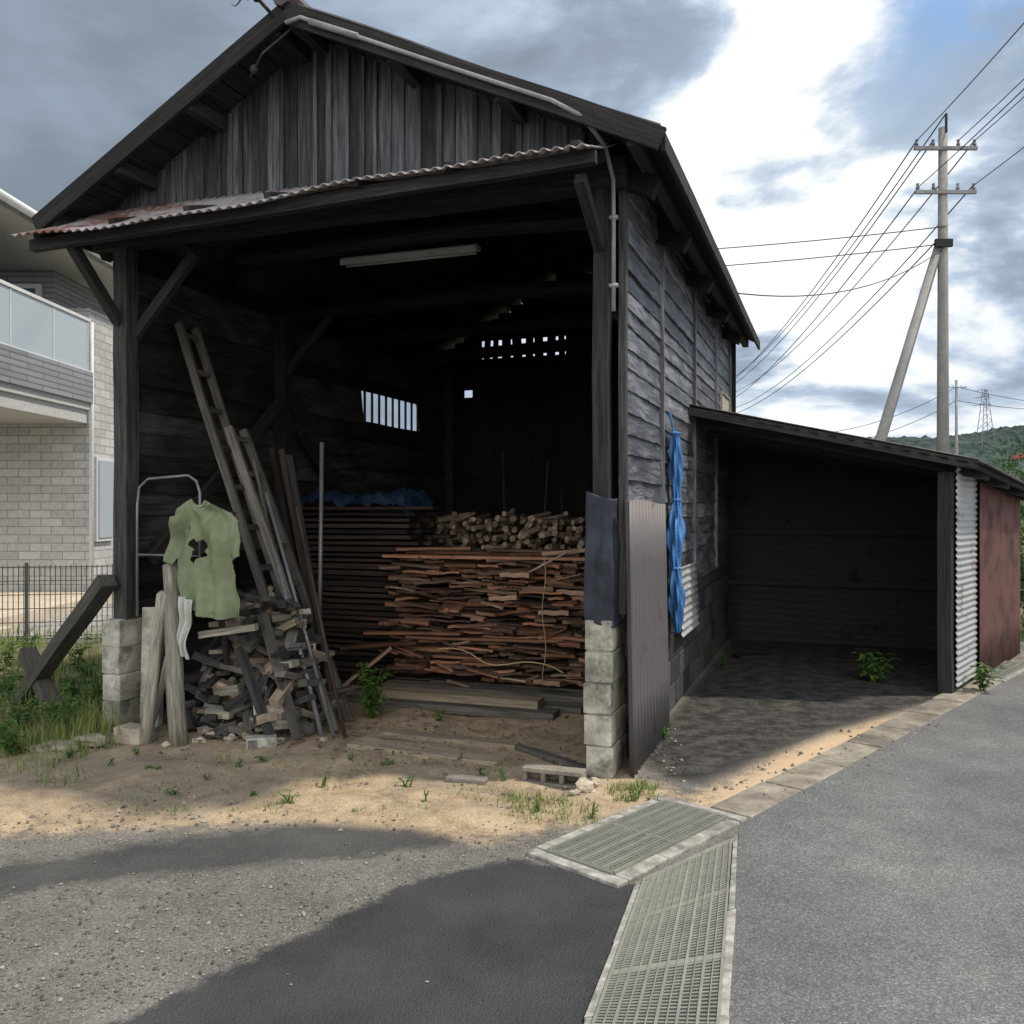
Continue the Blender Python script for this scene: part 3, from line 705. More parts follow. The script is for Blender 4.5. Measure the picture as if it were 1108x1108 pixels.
# firewood heap
HM=['ladder','grey','ladder','log','charb','ladder','char','sill','char']
for L_ in range(21):
    z=.03+L_*.043; ww=(1-L_/34); back=L_*.008
    for k in range(13):
        cx=-2.66+U(-.56,.56)*ww; cy=.20+back+U(-.3,.26)*ww; a=random.gauss(0,.55) if R()<.55 else random.gauss(1.4,.5)
        Ln=U(.12,.42)*(.7 if R()<.5 else 1.1); tz=U(-.09,.09); plank((cx-math.cos(a)*Ln/2,cy-math.sin(a)*Ln/2,max(.02,z-tz+U(-.03,.03))),(cx+math.cos(a)*Ln/2,cy+math.sin(a)*Ln/2,max(.02,z+tz+U(-.03,.03))),U(.03,.10),U(.025,.065),random.choice(HM),'weathered split firewood piece in the loose heap','firewood','loose firewood heap','firewood_piece',n=2,jit=.012)
for p1,p2,mt_ in(((-2.15,.0,.03),(-2.5,.1,.85),'ladder'),((-2.85,-.12,.72),(-2.45,-.04,.78),'grey'),((-2.30,-.08,.03),(-2.62,.0,.62),'char')):
    plank(p1,p2,U(.045,.075),.045,mt_,'grey timber offcut leaning on the firewood heap','timber',group='leaning offcuts',name='timber_offcut')
def logp(p1,p2,r,mat,label):
    mb=MB(BM); p1=Vector(p1);p2=Vector(p2)
    mb.tube([lerp(p1,p2,k/6)+Vector((U(-.01,.01),U(-.01,.01),0)) for k in range(7)]+[p2+(p2-p1).normalized()*.015],[r*1.1,r,r*1.02,r*.98,r*.97,r*.95,r*.93,r*.6],14,wob=.05)
    mb.obj('round_log',mat,smooth=True,label=label,category='log',group='round logs by the heap')
logp((-2.88,-.30,0),(-3.04,-.20,1.2),.058,'grey','pale barkless round log leaning upright beside the shirt')
logp((-3.13,-.34,0),(-3.05,-.26,1.0),.04,'grey','slim grey round log leaning upright against the pale log')
logp((-3.24,-.24,0),(-3.12,-.12,.9),.04,'ladder','slim dark round log leaning upright by the block pier')
logp((-3.32,-.12,0),(-3.26,.03,.5),.05,'grey','short pale log stump standing by the block pier')
def inpoly(x,y,poly):
    c=False;n=len(poly)
    for i in range(n):
        x1,y1=poly[i];x2,y2=poly[(i+1)%n]
        if (y1>y)!=(y2>y) and x<(x2-x1)*(y-y1)/(y2-y1)+x1: c=not c
    return c
shp=[(.04,.20),(.10,.09),(.20,.035),(.29,.0),(.33,.035),(.39,.05),(.45,.035),(.50,.0),(.62,.05),(.76,.12),(.88,.22),(.96,.36),(1.0,.47),(.90,.52),(.82,.47),(.84,.62),(.88,.80),(.90,.99),(.72,1.0),(.55,.975),(.40,.96),(.25,.93),(.18,.90),(.17,.70),(.16,.50),(.10,.56),(.0,.53),(.01,.35)]
hol=[(.36,.33),(.41,.36),(.44,.33),(.50,.37),(.47,.42),(.50,.47),(.43,.49),(.38,.54),(.36,.48),(.39,.42),(.33,.39)]
hol2=[(.24,.24),(.27,.235),(.285,.27),(.25,.285)]
def sh(i,j):
    x=-3.02+.62*i; z=1.65-.80*j
    y=.0-.07*math.cos((i-.45)*2.6)+.02*noise.noise(Vector((i*4,j*5,2)))-.03*j
    for (cx,cy,ph) in((.25,.05,0.),(.62,.08,1.3)):
        a=math.atan2(i-cx,j-cy+.05); rr=math.hypot(i-cx,j-cy)
        y-=.026*math.sin(a*9+ph)*min(1,rr*2.2)
    y-=.028*math.sin(i*24+j*4+1.2*math.sin(j*4))*max(0,j-.35)*1.5
    if i<.17 and j>.15: y+=-.045*math.sin((.17-i)*12)+.012*math.sin(j*22)
    if i>.84 and j>.2: y+=-.05*math.sin((i-.84)*14)+.012*math.sin(j*24)
    return (x+.012*math.sin(j*8),y-.17,z+.006*math.sin(i*9))
mb=MB(BM)
mb.grid(sh,150,190,keep=lambda i,j: inpoly(i,j,shp) and not inpoly(i+.01*math.sin(j*90),j,hol) and not inpoly(i,j,hol2))
shirt=mb.obj('torn_shirt','shirt',smooth=True,solid=.003,label='torn pale green T-shirt hung on a stake over the firewood',category='shirt')
mb=MB(BM)
mb.tube([(sh(x,z)[0],sh(x,z)[1]-.004,sh(x,z)[2]) for x,z in((.285,.012),(.32,.045),(.36,.06),(.40,.065),(.45,.05),(.50,.012))],.008,6); mb.obj('collar','shirt',shirt,smooth=True)
mb=MB(BM)
mb.tube([(sh(.18+.72*k/24,0)[0],sh(.18+.72*k/24,.955)[1]-.004,sh(.18+.72*k/24,.88+.09*k/24)[2]) for k in range(25)],.003,5); mb.obj('hem','shirt',shirt,smooth=True)
mb=MB(BM); mb.tube([(-2.76,.05,.5),(-2.76,-.05,1.0),(-2.76,-.11,1.6)],.022,8); mb.board((-2.98,-.13,1.56),(-2.56,-.13,1.55),.03,.025)
mb.obj('wooden_stake','charb',label='dark wooden crosspiece stake holding up the torn shirt',category='stake')
mb=MB(BM)
mb.grid(lambda i,j:(-2.90+.10*i*(1-.25*j)+.012*math.sin(j*6),-.27-.018*math.sin(i*12+j*4)-.01*math.sin(j*11),1.0-.40*j-.03*i),24,34); mb.obj('white_rag','white',smooth=True,solid=.003,label='white rag hanging below the green shirt',category='rag')
def rockobj(px,py,r,sc,label,mat='stone',name='stone',amp=.3,dz=0,seg=9,rings=6):
    x,y=G(px,py); mb=MB(); mb.rock((x,y,r*sc[2]*.7+dz),r,sc,seg,rings,amp=amp); mb.obj(name,mat,label=label,category='stone',group='loose stones')
for px,py,r,sc in((632,857,.055,(1.1,.9,.8)),(643,851,.035,(1,1,.9)),(622,860,.03,(1.2,1,.6)),(310,788,.08,(1.2,1,.6)),(285,796,.05,(1.3,1,.6)),(60,812,.09,(1.5,.9,.4)),(95,806,.1,(1.4,.9,.4)),(40,815,.06,(1,1,.5)),(330,793,.05,(1.2,1,.6)),(250,801,.04,(1.2,1,.6)),(400,805,.03,(1,1,.5)),(515,845,.025,(1,1,.5)),(232,797,.065,(1.2,1,.7)),(215,804,.04,(1.2,1,.6)),(300,804,.04,(1.2,1,.6)),(350,802,.03,(1.2,1,.6)),(268,797,.055,(1.2,1,.8)),(322,797,.05,(1,1,.8)),(245,793,.06,(1,1,.9)),(180,808,.03,(1,1,.7))):
    rockobj(px,py,r,sc,'rough pale stone on the sandy forecourt')
def blockobj(px,py,size,rot,label,mat='conc',z=0,tilt=0):
    x,y=G(px,py); mb=MB(); mb.box((x,y,z+size[2]/2),size,rot,tilt=tilt)
    mb.obj('concrete_block',mat,bevel=.008,label=label,category='concrete block')
blockobj(145,803,(.22,.15,.11),-.35,'small tan concrete brick lying before the pier','stone')
blockobj(505,846,(.24,.08,.03),-.3,'thin concrete block piece half sunk in sand','dconc')
blockobj(296,798,(.24,.18,.20),.12,'cubic grey concrete block resting on the firewood edge',z=.07,tilt=.06)
blockobj(283,808,(.2,.10,.07),.3,'small concrete brick lying at the heap foot')
x0,y0=G(597,850); rot=-.33; n_=Vector((-math.sin(rot),math.cos(rot),0)); d_=Vector((math.cos(rot),math.sin(rot),0)); o_=Vector((x0,y0,-.01)); mb=MB()
mb.box(o_+Vector((0,0,.010))+n_*.05,(.36,.10,.02),rot); mb.box(o_+Vector((0,0,.085))+n_*.05,(.36,.10,.025),rot)
for k in(-.465,-.155,.155,.465): mb.box(o_+n_*.05+d_*(k*.36)+Vector((0,0,.046)),(.027,.096,.051),rot)
mb.box(o_+n_*.088+Vector((0,0,.046)),(.33,.015,.051),rot)
mb.obj('concrete_block','dconc',bevel=.004,label='hollow concrete block on its side showing three open cells',category='concrete block')
def gb(p,q,w,h,mat,label,name='plank'):
    a=Vector((*G(*p),h/2)); c2=Vector((*G(*q),h/2)); mb=MB(); mb.board(a,c2,w,h,n=4,jit=.004); mb.obj(name,mat,label=label,category='plank')
gb((385,805),(545,826),.20,.03,'sill','tan weathered plank lying in the sand before the opening')
gb((420,797),(560,812),.10,.045,'sill','tan weathered plank lying behind another in the sand')
gb((560,812),(640,838),.05,.04,'ladder','short dark timber lying by the pier')
mb=MB(); p2=b(-3.66,-.1,1.02); mb.board((-4.0,7.3,.02),(p2.x-.02,p2.y,p2.z+.05),.12,.10,n=4,jit=.006); mb.obj('timber_beam','ladder',label='squared weathered timber leaning against the barn post over weeds',category='timber')
mb=MB(); mb.board((*G(62,772),0),(-3.95,7.3,.42),.12,.10,n=3,jit=.006); mb.obj('timber_beam','ladder',label='short squared timber propping the leaning beam',category='timber')
mb=MB(); g0=Vector((*G(118,778),0)); mb.grid(lambda i,j:(g0.x-.12+.2*i,g0.y+.15+.08*j+.008*math.cos(i*.2*2*math.pi/.035),.38*j),40,4); mb.obj('corrugated_sheet','silver',smooth=True,solid=.003,label='small silver corrugated offcut leaning by the pier',category='metal sheet')

# ---------------------------------------------------------------- lean-to
ls=thing('lean_to_shed',b(1.2,4.4,0),'low open lean-to shed with dark sloping roof joined to barn','shed')
C=Vector((3.73,7.69,0)); sd=Vector((.627,.779,0)); Dp=C+sd*2.65
A1=b(.05,2.72,2.49); B1=b(.05,6.0,2.40); C1=Vector((3.86,7.42,1.985)); D1=C1+sd*3.2; D1.z=1.76
mb=MB()
def rf(i,j):
    p=lerp(lerp(A1,C1,i),lerp(B1,D1,i),j); return (p.x,p.y,p.z+.01*math.cos(j*3.2*2*math.pi/.1))
mb.grid(rf,10,240); lr=mb.obj('roof','roofm',ls,smooth=True,solid=.008)
for pA,pB in((A1,C1),(C1,D1)):
    mb=MB(); dz=Vector((0,0,-.05)); mb.board(pA+dz,pB+dz,.03,.07,side=(0,1,0),n=5,jit=.004); mb.obj('fascia_board','charb',lr)
for j in(.12,.4,.68,.95):
    mb=MB(); a=lerp(A1,B1,j)+Vector((0,0,-.09)); c2=lerp(C1,D1,j)+Vector((0,0,-.09)); mb.board(a,c2,.06,.09,side=(0,1,0)); mb.obj('rafter','charb',lr)
mb=MB()
n=16
for i in range(n):
    k=(i+.5)/n; a=lerp(A1,C1,k)+Vector((0,0,-.03)); c2=lerp(B1,D1,k)+Vector((0,0,-.03)); mb.board(a,c2,.27,.012,side=(C1-A1))
mb.obj('sheathing','charb',lr)
for p,zt in((C+Vector((-.02,-.02,0)),1.93),(C+sd*1.3,1.83),(Dp,1.72)):
    mb=MB(); mb.board((p.x,p.y,0),(p.x,p.y,zt-.04),.11,.11,side=(.627,.779,0),n=4,jit=.005); mb.obj('post','charb',ls)
mb=MB(); Bk0=b(-.02,5.85,0); 
def bw(i,j):
    p=lerp(Bk0,Dp+sd*.05+Vector((.05,0,0)),i); top=2.42+(1.78-2.42)*i; return (p.x,p.y+.006*math.cos(j*2.2*2*math.pi/.08),-.03+top*j)
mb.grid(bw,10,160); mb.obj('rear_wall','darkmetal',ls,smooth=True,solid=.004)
mb=MB()
for zz in(.7,1.3): mb.board(lerp(Bk0,Dp,.02)-Vector((.02,.05,-zz)),lerp(Bk0,Dp,.98)-Vector((.02,.05,-zz)),.03,.05,side=(0,1,0))
mb.obj('wall_rail','darkmetal',ls)
nrm=Vector((.779,-.627,0))
def sw(s0,s1,off,vert):
    def f(i,j):
        p=C+sd*(s0+(s1-s0)*i)+nrm*(off); top=1.93-.075*(s0+(s1-s0)*i); z=(.06 if off<.09 else -.02)+(top-.02)*j
        ph=(z if not vert else i*(s1-s0)); p=p+nrm*(.007*math.cos(ph*2*math.pi/(.055 if not vert else .09))); return (p.x,p.y,z)
    return f
mb=MB(); mb.grid(sw(.0,.78,.075,False),4,260); mb.obj('silver_side_panel','silver',ls,smooth=True,solid=.003,label='silver corrugated side panel')
mb=MB(); mb.grid(sw(.76,2.75,.095,True),160,4); mb.obj('maroon_side_panel','rustred',ls,smooth=True,solid=.003,label='dull maroon rusty metal side panel')
for x,y,l,w,h,rt in((.45,4.6,.4,.15,.06,.6),(1.6,5.5,.3,.12,.05,-.2)):
    mb=MB(BM); mb.box((x,y,.02),(l,w,.03),rt)
    mb.obj('loose_board','charb',label='short dark board lying on the lean-to floor',category='board',group='boards on shed floor')

# ---------------------------------------------------------------- vegetation
def leafpatch(mb,p,d,L,w,droop=.3,r=None):
    d=Vector(d).normalized(); s=d.cross(Vector((0,0,1)));
    if s.length<.05: s=Vector((1,0,0))
    s.normalize(); p=Vector(p); r=R() if r is None else r
    a=p; m1=p+d*L*.45+Vector((0,0,L*.06)); e=p+d*L-Vector((0,0,L*droop)); m=m1+Vector((0,0,-w*.2))
    vs=[a,m1+s*w/2,e,m1-s*w/2,m]
    mb.add(vs,[(0,4,1),(1,4,2),(2,4,3),(3,4,0)],[tuple(v) for v in vs],0,r)
def weed(px,py,h,rad,n,label):
    x,y=G(px,py); mb=MB(); st=max(3,n//14)
    for s_ in range(st):
        th=U(0,6.28); tip=Vector((x+math.cos(th)*rad*U(.2,.8),y+math.sin(th)*rad*U(.2,.8),h*U(.6,1))); base=Vector((x+U(-.02,.02),y+U(-.02,.02),0))
        mb.tube([base,lerp(base,tip,.5)+Vector((0,0,h*.1)),tip],[.005,.004,.002],4)
        for k in range(n//st):
            q=lerp(base,tip,U(.15,1)); a=U(0,6.28); leafpatch(mb,q,(math.cos(a),math.sin(a),U(0,.5)),rad*U(.3,.6),rad*U(.12,.25))
    mb.obj('weed_plant','leaf',label=label,category='weed',group='weeds')
weed(402,778,.48,.24,130,'leafy green weed growing at the foot of the wood stack')
weed(945,738,.30,.26,110,'leafy green weed on the dark lean-to floor')
weed(1062,748,.26,.2,90,'leafy green weed at the shed post foot')
weed(476,783,.12,.09,30,'small green weed by the floor timbers')
weed(785,722,.14,.12,40,'small green weed by the barn side')
weed(720,800,.14,.08,30,'small green weed at the corrugated sheet foot')
for px,py in((255,830),(380,825),(418,828),(520,838),(545,845),(310,870),(190,860),(120,828),(75,820),(350,850),(580,880),(460,870),(150,818),(640,885),(690,865),(225,845),(440,852),(285,825),(165,835),(275,862)):
    weed(px,py,U(.04,.09),U(.04,.08),18,'tiny green weed sprouting in the sand')
for px,py in((25,790),(80,765),(100,740),(15,820),(50,740),(5,760),(65,790),(110,770),(30,720),(5,725),(85,725)): weed(px,py,U(.2,.36),.2,80,'leafy weed in the overgrown verge')
mb_v=[];mb_f=[];mb_r=[]
def blade(x,y,h,z=0):
    a=U(0,6.28); l=U(.1,.7)*h; w=U(.0015,.004)+h*.006; o=len(mb_v); dx,dy=math.cos(a),math.sin(a)
    mb_v.extend([(x-dy*w,y+dx*w,z),(x+dy*w,y-dx*w,z),(x+dx*l*.4+dy*w*.7,y+dy*l*.4-dx*w*.7,z+h*.6),(x+dx*l*.4-dy*w*.7,y+dy*l*.4+dx*w*.7,z+h*.6),(x+dx*l,y+dy*l,z+h*.95)])
    mb_f.extend([(o,o+1,o+2,o+3),(o+3,o+2,o+4)]); r=R(); mb_r.extend([r]*5)
def tuft(x,y,n,rad,h):
    for _ in range(n): blade(x+random.gauss(0,rad),y+random.gauss(0,rad),h*U(.4,1.2),-.005)
for _ in range(620):
    px=U(-160,125); py=U(695,818); x,y=G(px,py)
    if noise.noise(Vector((x*1.3,y*1.3,3)))>-.12: tuft(x,y,12,.06,U(.05,.24))
for _ in range(30): tuft(*G(U(5,90),U(800,850)),12,.05,.10)
for _ in range(55): tuft(*G(U(550,640),U(860,892)),10,.03,.04)
for _ in range(20): tuft(*G(U(660,710),U(852,868)),12,.025,.06)
for _ in range(150): tuft(*G(U(130,560),U(815,885)),6,.03,.04)
for _ in range(300): tuft(U(-9,-4.6),U(7.2,11.5),8,.06,.15)
for _ in range(120):
    s_=U(3.2,14); p=C+sd*s_+nrm*U(-.2,.25); tuft(p.x,p.y,16,.08,.3)
me=bpy.data.meshes.new('grass'); me.from_pydata(mb_v,[],mb_f); a=me.attributes.new('rnd','FLOAT','POINT'); a.data.foreach_set('value',np.array(mb_r,dtype=np.float32)); me.materials.append(M['grass'])
o=bpy.data.objects.new('grass',me); col.objects.link(o); o['kind']='stuff'
gv=[];gf=[];gl=[];gr=[]
oct_=np.array([(1,0,0),(0,1,0),(-1,0,0),(0,-1,0),(0,0,1),(0,0,-.6)])
of=[(0,1,4),(1,2,4),(2,3,4),(3,0,4),(1,0,5),(2,1,5),(3,2,5),(0,3,5)]
for _ in range(14000):
    px=U(-20,1050); py=780+ (R()**.9)*320; x,y=G(px,py)
    if inpoly(x,y,dark1) and R()<.99: continue
    if inpoly(x,y,dark2) and R()<.85: continue
    if px>570 and py>868 : continue
    if px>740 and not inpoly(x,y,sunlit_sand): continue
    s_=.002+(.009 if py>900 else .016)*R()**5; o_=len(gv); q=oct_*np.random.uniform(.6,1.2,(6,3))*s_; a=U(0,6.28); ca,sa=math.cos(a),math.sin(a)
    for v in q: gv.append((x+v[0]*ca-v[1]*sa,y+v[0]*sa+v[1]*ca,.003+v[2]*.8+s_*.1)); 
    gl+= [(R()*9,R()*9,R()*9)]*6; gr+=[R()]*6; gf+=[tuple(i+o_ for i in f) for f in of]
mb=MB(); mb.v=[Vector(v) for v in gv]; mb.f=gf; mb.lc=gl; mb.r=gr; mb.mi=[0]*len(gf)
m,t=newmat('gravel_stone'); rr=t.n('ShaderNodeAttribute',attribute_name='rnd').outputs['Fac']
finish(t,t.ramp(rr,[(0,(.06,.055,.048)),(.7,(.19,.175,.15)),(1,(.33,.305,.27))]),.9); M['gravel']=m
mb.obj('gravel','gravel',kind='stuff')
mb=MB(BM)
for _ in range(900):
    x=random.gauss(-1.7,.95); y=U(-.25,1.6) if R()<.6 else U(-.1,.7)
    if not -3.4<x<-.2: continue
    a=U(0,3.14); l=U(.01,.05); d=Vector((math.cos(a),math.sin(a),U(-.1,.25)))*l; p=Vector((x,y,.022+U(0,.01)))
    mb.board(p-d/2,p+d/2,l*U(.15,.4),.003)
mb.obj('wood_chips','brown',kind='stuff')

# ---------------------------------------------------------------- neighbour house
hs=thing('neighbour_house',(-10.5,18,0),'modern two-storey house with pale brick siding and glass-railed balcony','house')
def bx(mb,x0,x1,y0,y1,z0,z1,mi=0):
    fs=[([(x0,y0,z0),(x1,y0,z0),(x1,y0,z1),(x0,y0,z1)],'x'),([(x1,y0,z0),(x1,y1,z0),(x1,y1,z1),(x1,y0,z1)],'y'),([(x1,y1,z0),(x0,y1,z0),(x0,y1,z1),(x1,y1,z1)],'x'),([(x0,y1,z0),(x0,y0,z0),(x0,y0,z1),(x0,y1,z1)],'y'),([(x0,y0,z1),(x1,y0,z1),(x1,y1,z1),(x0,y1,z1)],'z'),([(x0,y1,z0),(x1,y1,z0),(x1,y0,z0),(x0,y0,z0)],'z')]
    for vs,ax in fs:
        lc=[(v[0],v[2],0) if ax=='x' else ((v[1],v[2],0) if ax=='y' else (v[0],v[1],0)) for v in vs]
        mb.add(vs,[(0,1,2,3)],lc,mi,.5)
mb=MB(); bx(mb,-16,-7.2,15.2,24,0,3.2); mb.obj('lower_wall','brick',hs)
mb=MB(); bx(mb,-16,-7.75,15.2,24,3.2,5.6); mb.obj('upper_wall','dsiding',hs)
mb=MB(); bx(mb,-7.9,-7.15,15.17,16.1,0.0,4.95); mb.obj('corner_pillar','brick',hs)
mb=MB(); bx(mb,-16,-7.15,11.6,15.16,3.0,3.22); bx(mb,-16,-7.1,11.55,15.1,3.22,3.34);  bal=mb.obj('balcony','cream',hs)
mb=MB(); bx(mb,-7.17,-7.05,11.5,15.1,3.34,3.85); bx(mb,-16,-7.18,11.5,11.62,3.34,3.85); mb.obj('parapet','dsiding',bal)
mb=MB(); bx(mb,-7.14,-7.11,11.5,15.05,3.86,4.70); bx(mb,-16,-7.16,11.54,11.57,3.86,4.70); mb.obj('glass_railing','bglass',bal)
mb=MB(); bx(mb,-7.155,-7.085,11.48,15.1,4.70,4.75); bx(mb,-16,-7.17,11.5,11.58,4.70,4.75); bx(mb,-7.155,-7.085,11.48,15.1,3.855,3.88)
for y in(11.5,12.7,13.9,15.02): bx(mb,-7.15,-7.10,y,y+.025,3.89,4.69)
mb.obj('railing_frame','wframe',bal)
mb=MB(); bx(mb,-17,-6.8,11.0,24.8,5.60,5.74); mb.obj('eaves','cream',hs)
mb=MB()
v=[(-17.1,10.9,5.75),(-6.7,10.9,5.75),(-6.7,24.9,5.75),(-17.1,24.9,5.75),(-11.9,14,7.6),(-11.9,21.8,7.6)]
mb.add(v,[(0,1,4),(1,2,5,4),(2,3,5),(3,0,4,5),(3,2,1,0)],v,0,.5); mb.obj('roof','roofm',hs)
mb=MB(); mb.tube([(-6.68,10.9,5.68),(-6.68,24.9,5.68)],.06,8); mb.obj('roof_gutter','wframe',hs,smooth=True)
mb=MB(); mb.tube([(-7.08,15.12,4.7),(-7.08,15.12,3.0),(-7.08,15.12,.1)],.035,8); mb.obj('downpipe','wframe',hs,smooth=True)
for (x0,x1,z0,z1) in((-9.1,-7.95,3.5,5.35),(-11.5,-9.6,3.5,5.35)):
    mb=MB(); bx(mb,x0,x1,15.12,15.19,z0,z1); wob=mb.obj('window','wframe',hs)
    for xa,xb in((x0+.08,(x0+x1)/2-.04),((x0+x1)/2+.04,x1-.08)):
        mb=MB(); bx(mb,xa,xb,15.09,15.115,z0+.08,z1-.08); mb.obj('pane','glass',wob)
mb=MB(); bx(mb,-7.19,-7.09,15.32,16.0,1.0,2.45); wob=mb.obj('window','wframe',hs)
mb=MB(); bx(mb,-7.085,-7.07,15.38,15.94,1.06,2.39); mb.obj('pane','bglass',wob)
mb=MB(); bx(mb,-16,-6.6,11.4,15.15,0,.16); bx(mb,-16,-6.3,11.0,11.38,0,.08); mb.obj('porch','porch',label='tan paved house porch with low step',category='porch')
fn=thing('mesh_fence',(-6.2,10.2,0),'low wire mesh fence beside the neighbouring house','fence')
fa,fb=Vector((-9.5,9.6,0)),Vector((-4.3,10.6,0)); n=4
for i in range(n+1):
    mb=MB(); p=lerp(fa,fb,i/n); mb.tube([p,p+Vector((0,0,.95))],.02,6); mb.obj('post','fence',fn)
mb=MB()
for i in range(95):
    p=lerp(fa,fb,i/94); mb.board(p+Vector((0,0,.08)),p+Vector((0,0,.92)),.008,.006,side=(1,0,0))
for z in(.1,.26,.42,.58,.74,.9): mb.board(fa+Vector((0,.007,z)),fb+Vector((0,.007,z)),.007,.009)
mb.obj('wire_mesh','fence',fn)
mb=MB(); mb.poly([(-16,10.3,.012),(-4.4,10.9,.012),(-3.5,20,.012),(-16,20,.012)]); mb.obj('neighbour_pavement','frame',kind='structure')

# ---------------------------------------------------------------- poles and wires
def upole(x,y,h,z0,label,arms,r0=.17,r1=.11):
    th=thing('utility_pole',(x,y,z0),label,'utility pole','utility poles')
    mb=MB(); mb.tube([(x,y,z0),(x,y,z0+h*.5),(x,y,z0+h)],[r0,(r0+r1)/2,r1],12); mb.obj('pole_shaft','cpole',th,smooth=True)
    for zc,w in arms:
        mb=MB(); mb.board((x-w/2,y-.15,zc),(x+w/2,y-.15,zc),.08,.09); ao=mb.obj('crossarm','pipe',th)
        for k in(-.46,-.2,.2,.46):
            mb=MB(); mb.tube([(x+w*k,y-.15,zc+.04),(x+w*k,y-.15,zc+.1),(x+w*k,y-.15,zc+.16),(x+w*k,y-.15,zc+.22)],[.03,.055,.03,.045],8); mb.obj('insulator','pipe',ao)
    return th
PXx,PYy=11.38,23.7
p1=upole(PXx,PYy,12.1,-.5,'tall concrete utility pole with two crossarms and diagonal strut',[(11.0,1.65),(9.85,1.6)])
mb=MB(); mb.tube([(PXx-.1,PYy,8.5),(8.6,PYy,-.4)],[.12,.17],10); mb.obj('strut','cpole',p1,smooth=True)
mb=MB(); mb.board((PXx,PYy-.18,11.4),(PXx,PYy-.18,11.9),.05,.05,side=(1,0,0)); mb.obj('pole_top_fitting','wire',p1)
mb=MB(); mb.board((PXx-.3,PYy-.2,8.5),(PXx+.15,PYy-.2,8.5),.1,.2); mb.obj('junction_box','wire',p1)
P2=(16.3,70); upole(P2[0],P2[1],11.5,-.5,'distant concrete utility pole further along the road',[(10.6,1.6),(9.6,1.6)],.17,.11)
P0=(7.2,-9)
lab='black overhead power cable strung between utility poles'
for dx,z in((-.76,11.2),(-.33,11.2),(.76,11.2),(0,11.9),(-.7,10.0),(.7,10.0),(-.3,8.5)):
    cable([(PXx+dx,PYy-.15,z),(P2[0]+dx,P2[1],z-.8 if z>9 else 8.6)],.018,lab,sag=1.1,n=24)
for dx,z in((-.76,11.2),(.33,11.2),(.76,11.2),(-.7,10.0),(.7,10.0)):
    cable([(PXx+dx,PYy-.15,z),(P0[0]+dx,P0[1],z+.8)],.012,lab,sag=.8,n=24)
for z,e in((8.95,9.1),(8.5,8.55)): cable([(PXx,PYy-.15,z),(-6,27,e)],.014,'black branch cable leaving the utility pole sideways',sag=.35)
cable([(PXx,PYy,8.4),(3.5,15,5.2)],.012,'thin service cable running down toward the barn roof',sag=.5)
P3=(52,105); upole(P3[0],P3[1],17,-.6,'faraway utility pole below the wooded hill',[(15.5,2.2)],.2,.14)
for z0,e in((15.6,(30,100,9.5)),(15.6,(85,110,14.5)),(14,(30,100,8)),(14,(85,112,15.5))): cable([(P3[0],P3[1],z0),e],.035,lab,sag=1.5)

# ---------------------------------------------------------------- hills
def hill(name,xr,yr,hf,nx_,ny_,matn):
    mb=MB()
    def f(i,j):
        x=xr[0]+(xr[1]-xr[0])*i; y=yr[0]+(yr[1]-yr[0])*j
        return (x,y,hf(x,y,j)-1)
    mb.grid(f,nx_,ny_); mb.obj(name,matn,kind='structure')
m,t=newmat('wooded_hill'); P=t.n('ShaderNodeNewGeometry').outputs['Position']
n1=t.noise(P,.12,5,.7)
finish(t,t.mix(t.ramp(n1,[(.35,0.0),(.65,1.0)]),(.034,.050,.052),(.075,.098,.088)),1,n1,1,2.0,spec=0); M['hill']=m  # aerial haze mixed into the forest green
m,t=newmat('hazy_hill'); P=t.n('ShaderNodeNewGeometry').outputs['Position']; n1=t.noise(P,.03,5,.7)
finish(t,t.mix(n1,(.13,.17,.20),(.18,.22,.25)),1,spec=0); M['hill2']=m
def h1(x,y,j):
    rg=math.sin(min(1,j*1.6)*math.pi/2)
    s=noise.noise(Vector((x*.004,2,0))); 
    base=42+16*s+7*noise.noise(Vector((x*.015,5,0)))
    side=min(1,max(.15,(x-60)/220+.62)) if x>0 else .15
    tr=3.2*abs(noise.noise(Vector((x*.16,y*.16,0))))+2.5*noise.noise(Vector((x*.35,y*.35,3)))
    return rg*base*side+tr*min(1,j*8)
hill('wooded_hill',(-500,700),(340,640),h1,420,60,'hill')
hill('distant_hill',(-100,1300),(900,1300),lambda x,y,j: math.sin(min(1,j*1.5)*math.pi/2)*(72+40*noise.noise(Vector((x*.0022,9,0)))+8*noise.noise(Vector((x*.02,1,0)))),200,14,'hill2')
def pylon(x,y,z0,h,label):
    mb=MB(); w0,w1=h*.11,h*.025
    def cr(k,sx,sy): w=w0+(w1-w0)*k; return Vector((x+sx*w,y+sy*w,z0+h*k))
    for sx,sy in((1,1),(1,-1),(-1,1),(-1,-1)): mb.tube([cr(0,sx,sy),cr(1,sx,sy)],.18,4)
    K=[i/8 for i in range(9)]
    for a,c2 in zip(K[:-1],K[1:]):
        for s_ in(-1,1):
            mb.tube([cr(a,s_,-1),cr(c2,-s_,-1)],.1,4); mb.tube([cr(a,-1,s_),cr(c2,1,s_)],.1,4)
    for k,w in((.98,.13),(.86,.17),(.74,.2)):
        mb.tube([(x-h*w,y,z0+h*k),(x,y,z0+h*k+1),(x+h*w,y,z0+h*k)],.16,4)
    mb.obj('transmission_tower','pipe',label=label,category='transmission tower')
pylon(232,440,28,31,'grey steel lattice transmission tower on the wooded hill')
fh=thing('farmhouse',(42.5,62,0),'distant farmhouse with red tiled roof beside the road','house')
mb=MB(); bx(mb,38.3,46.3,58,66,-.6,5.2); mb.obj('wall','wallpl',fh)
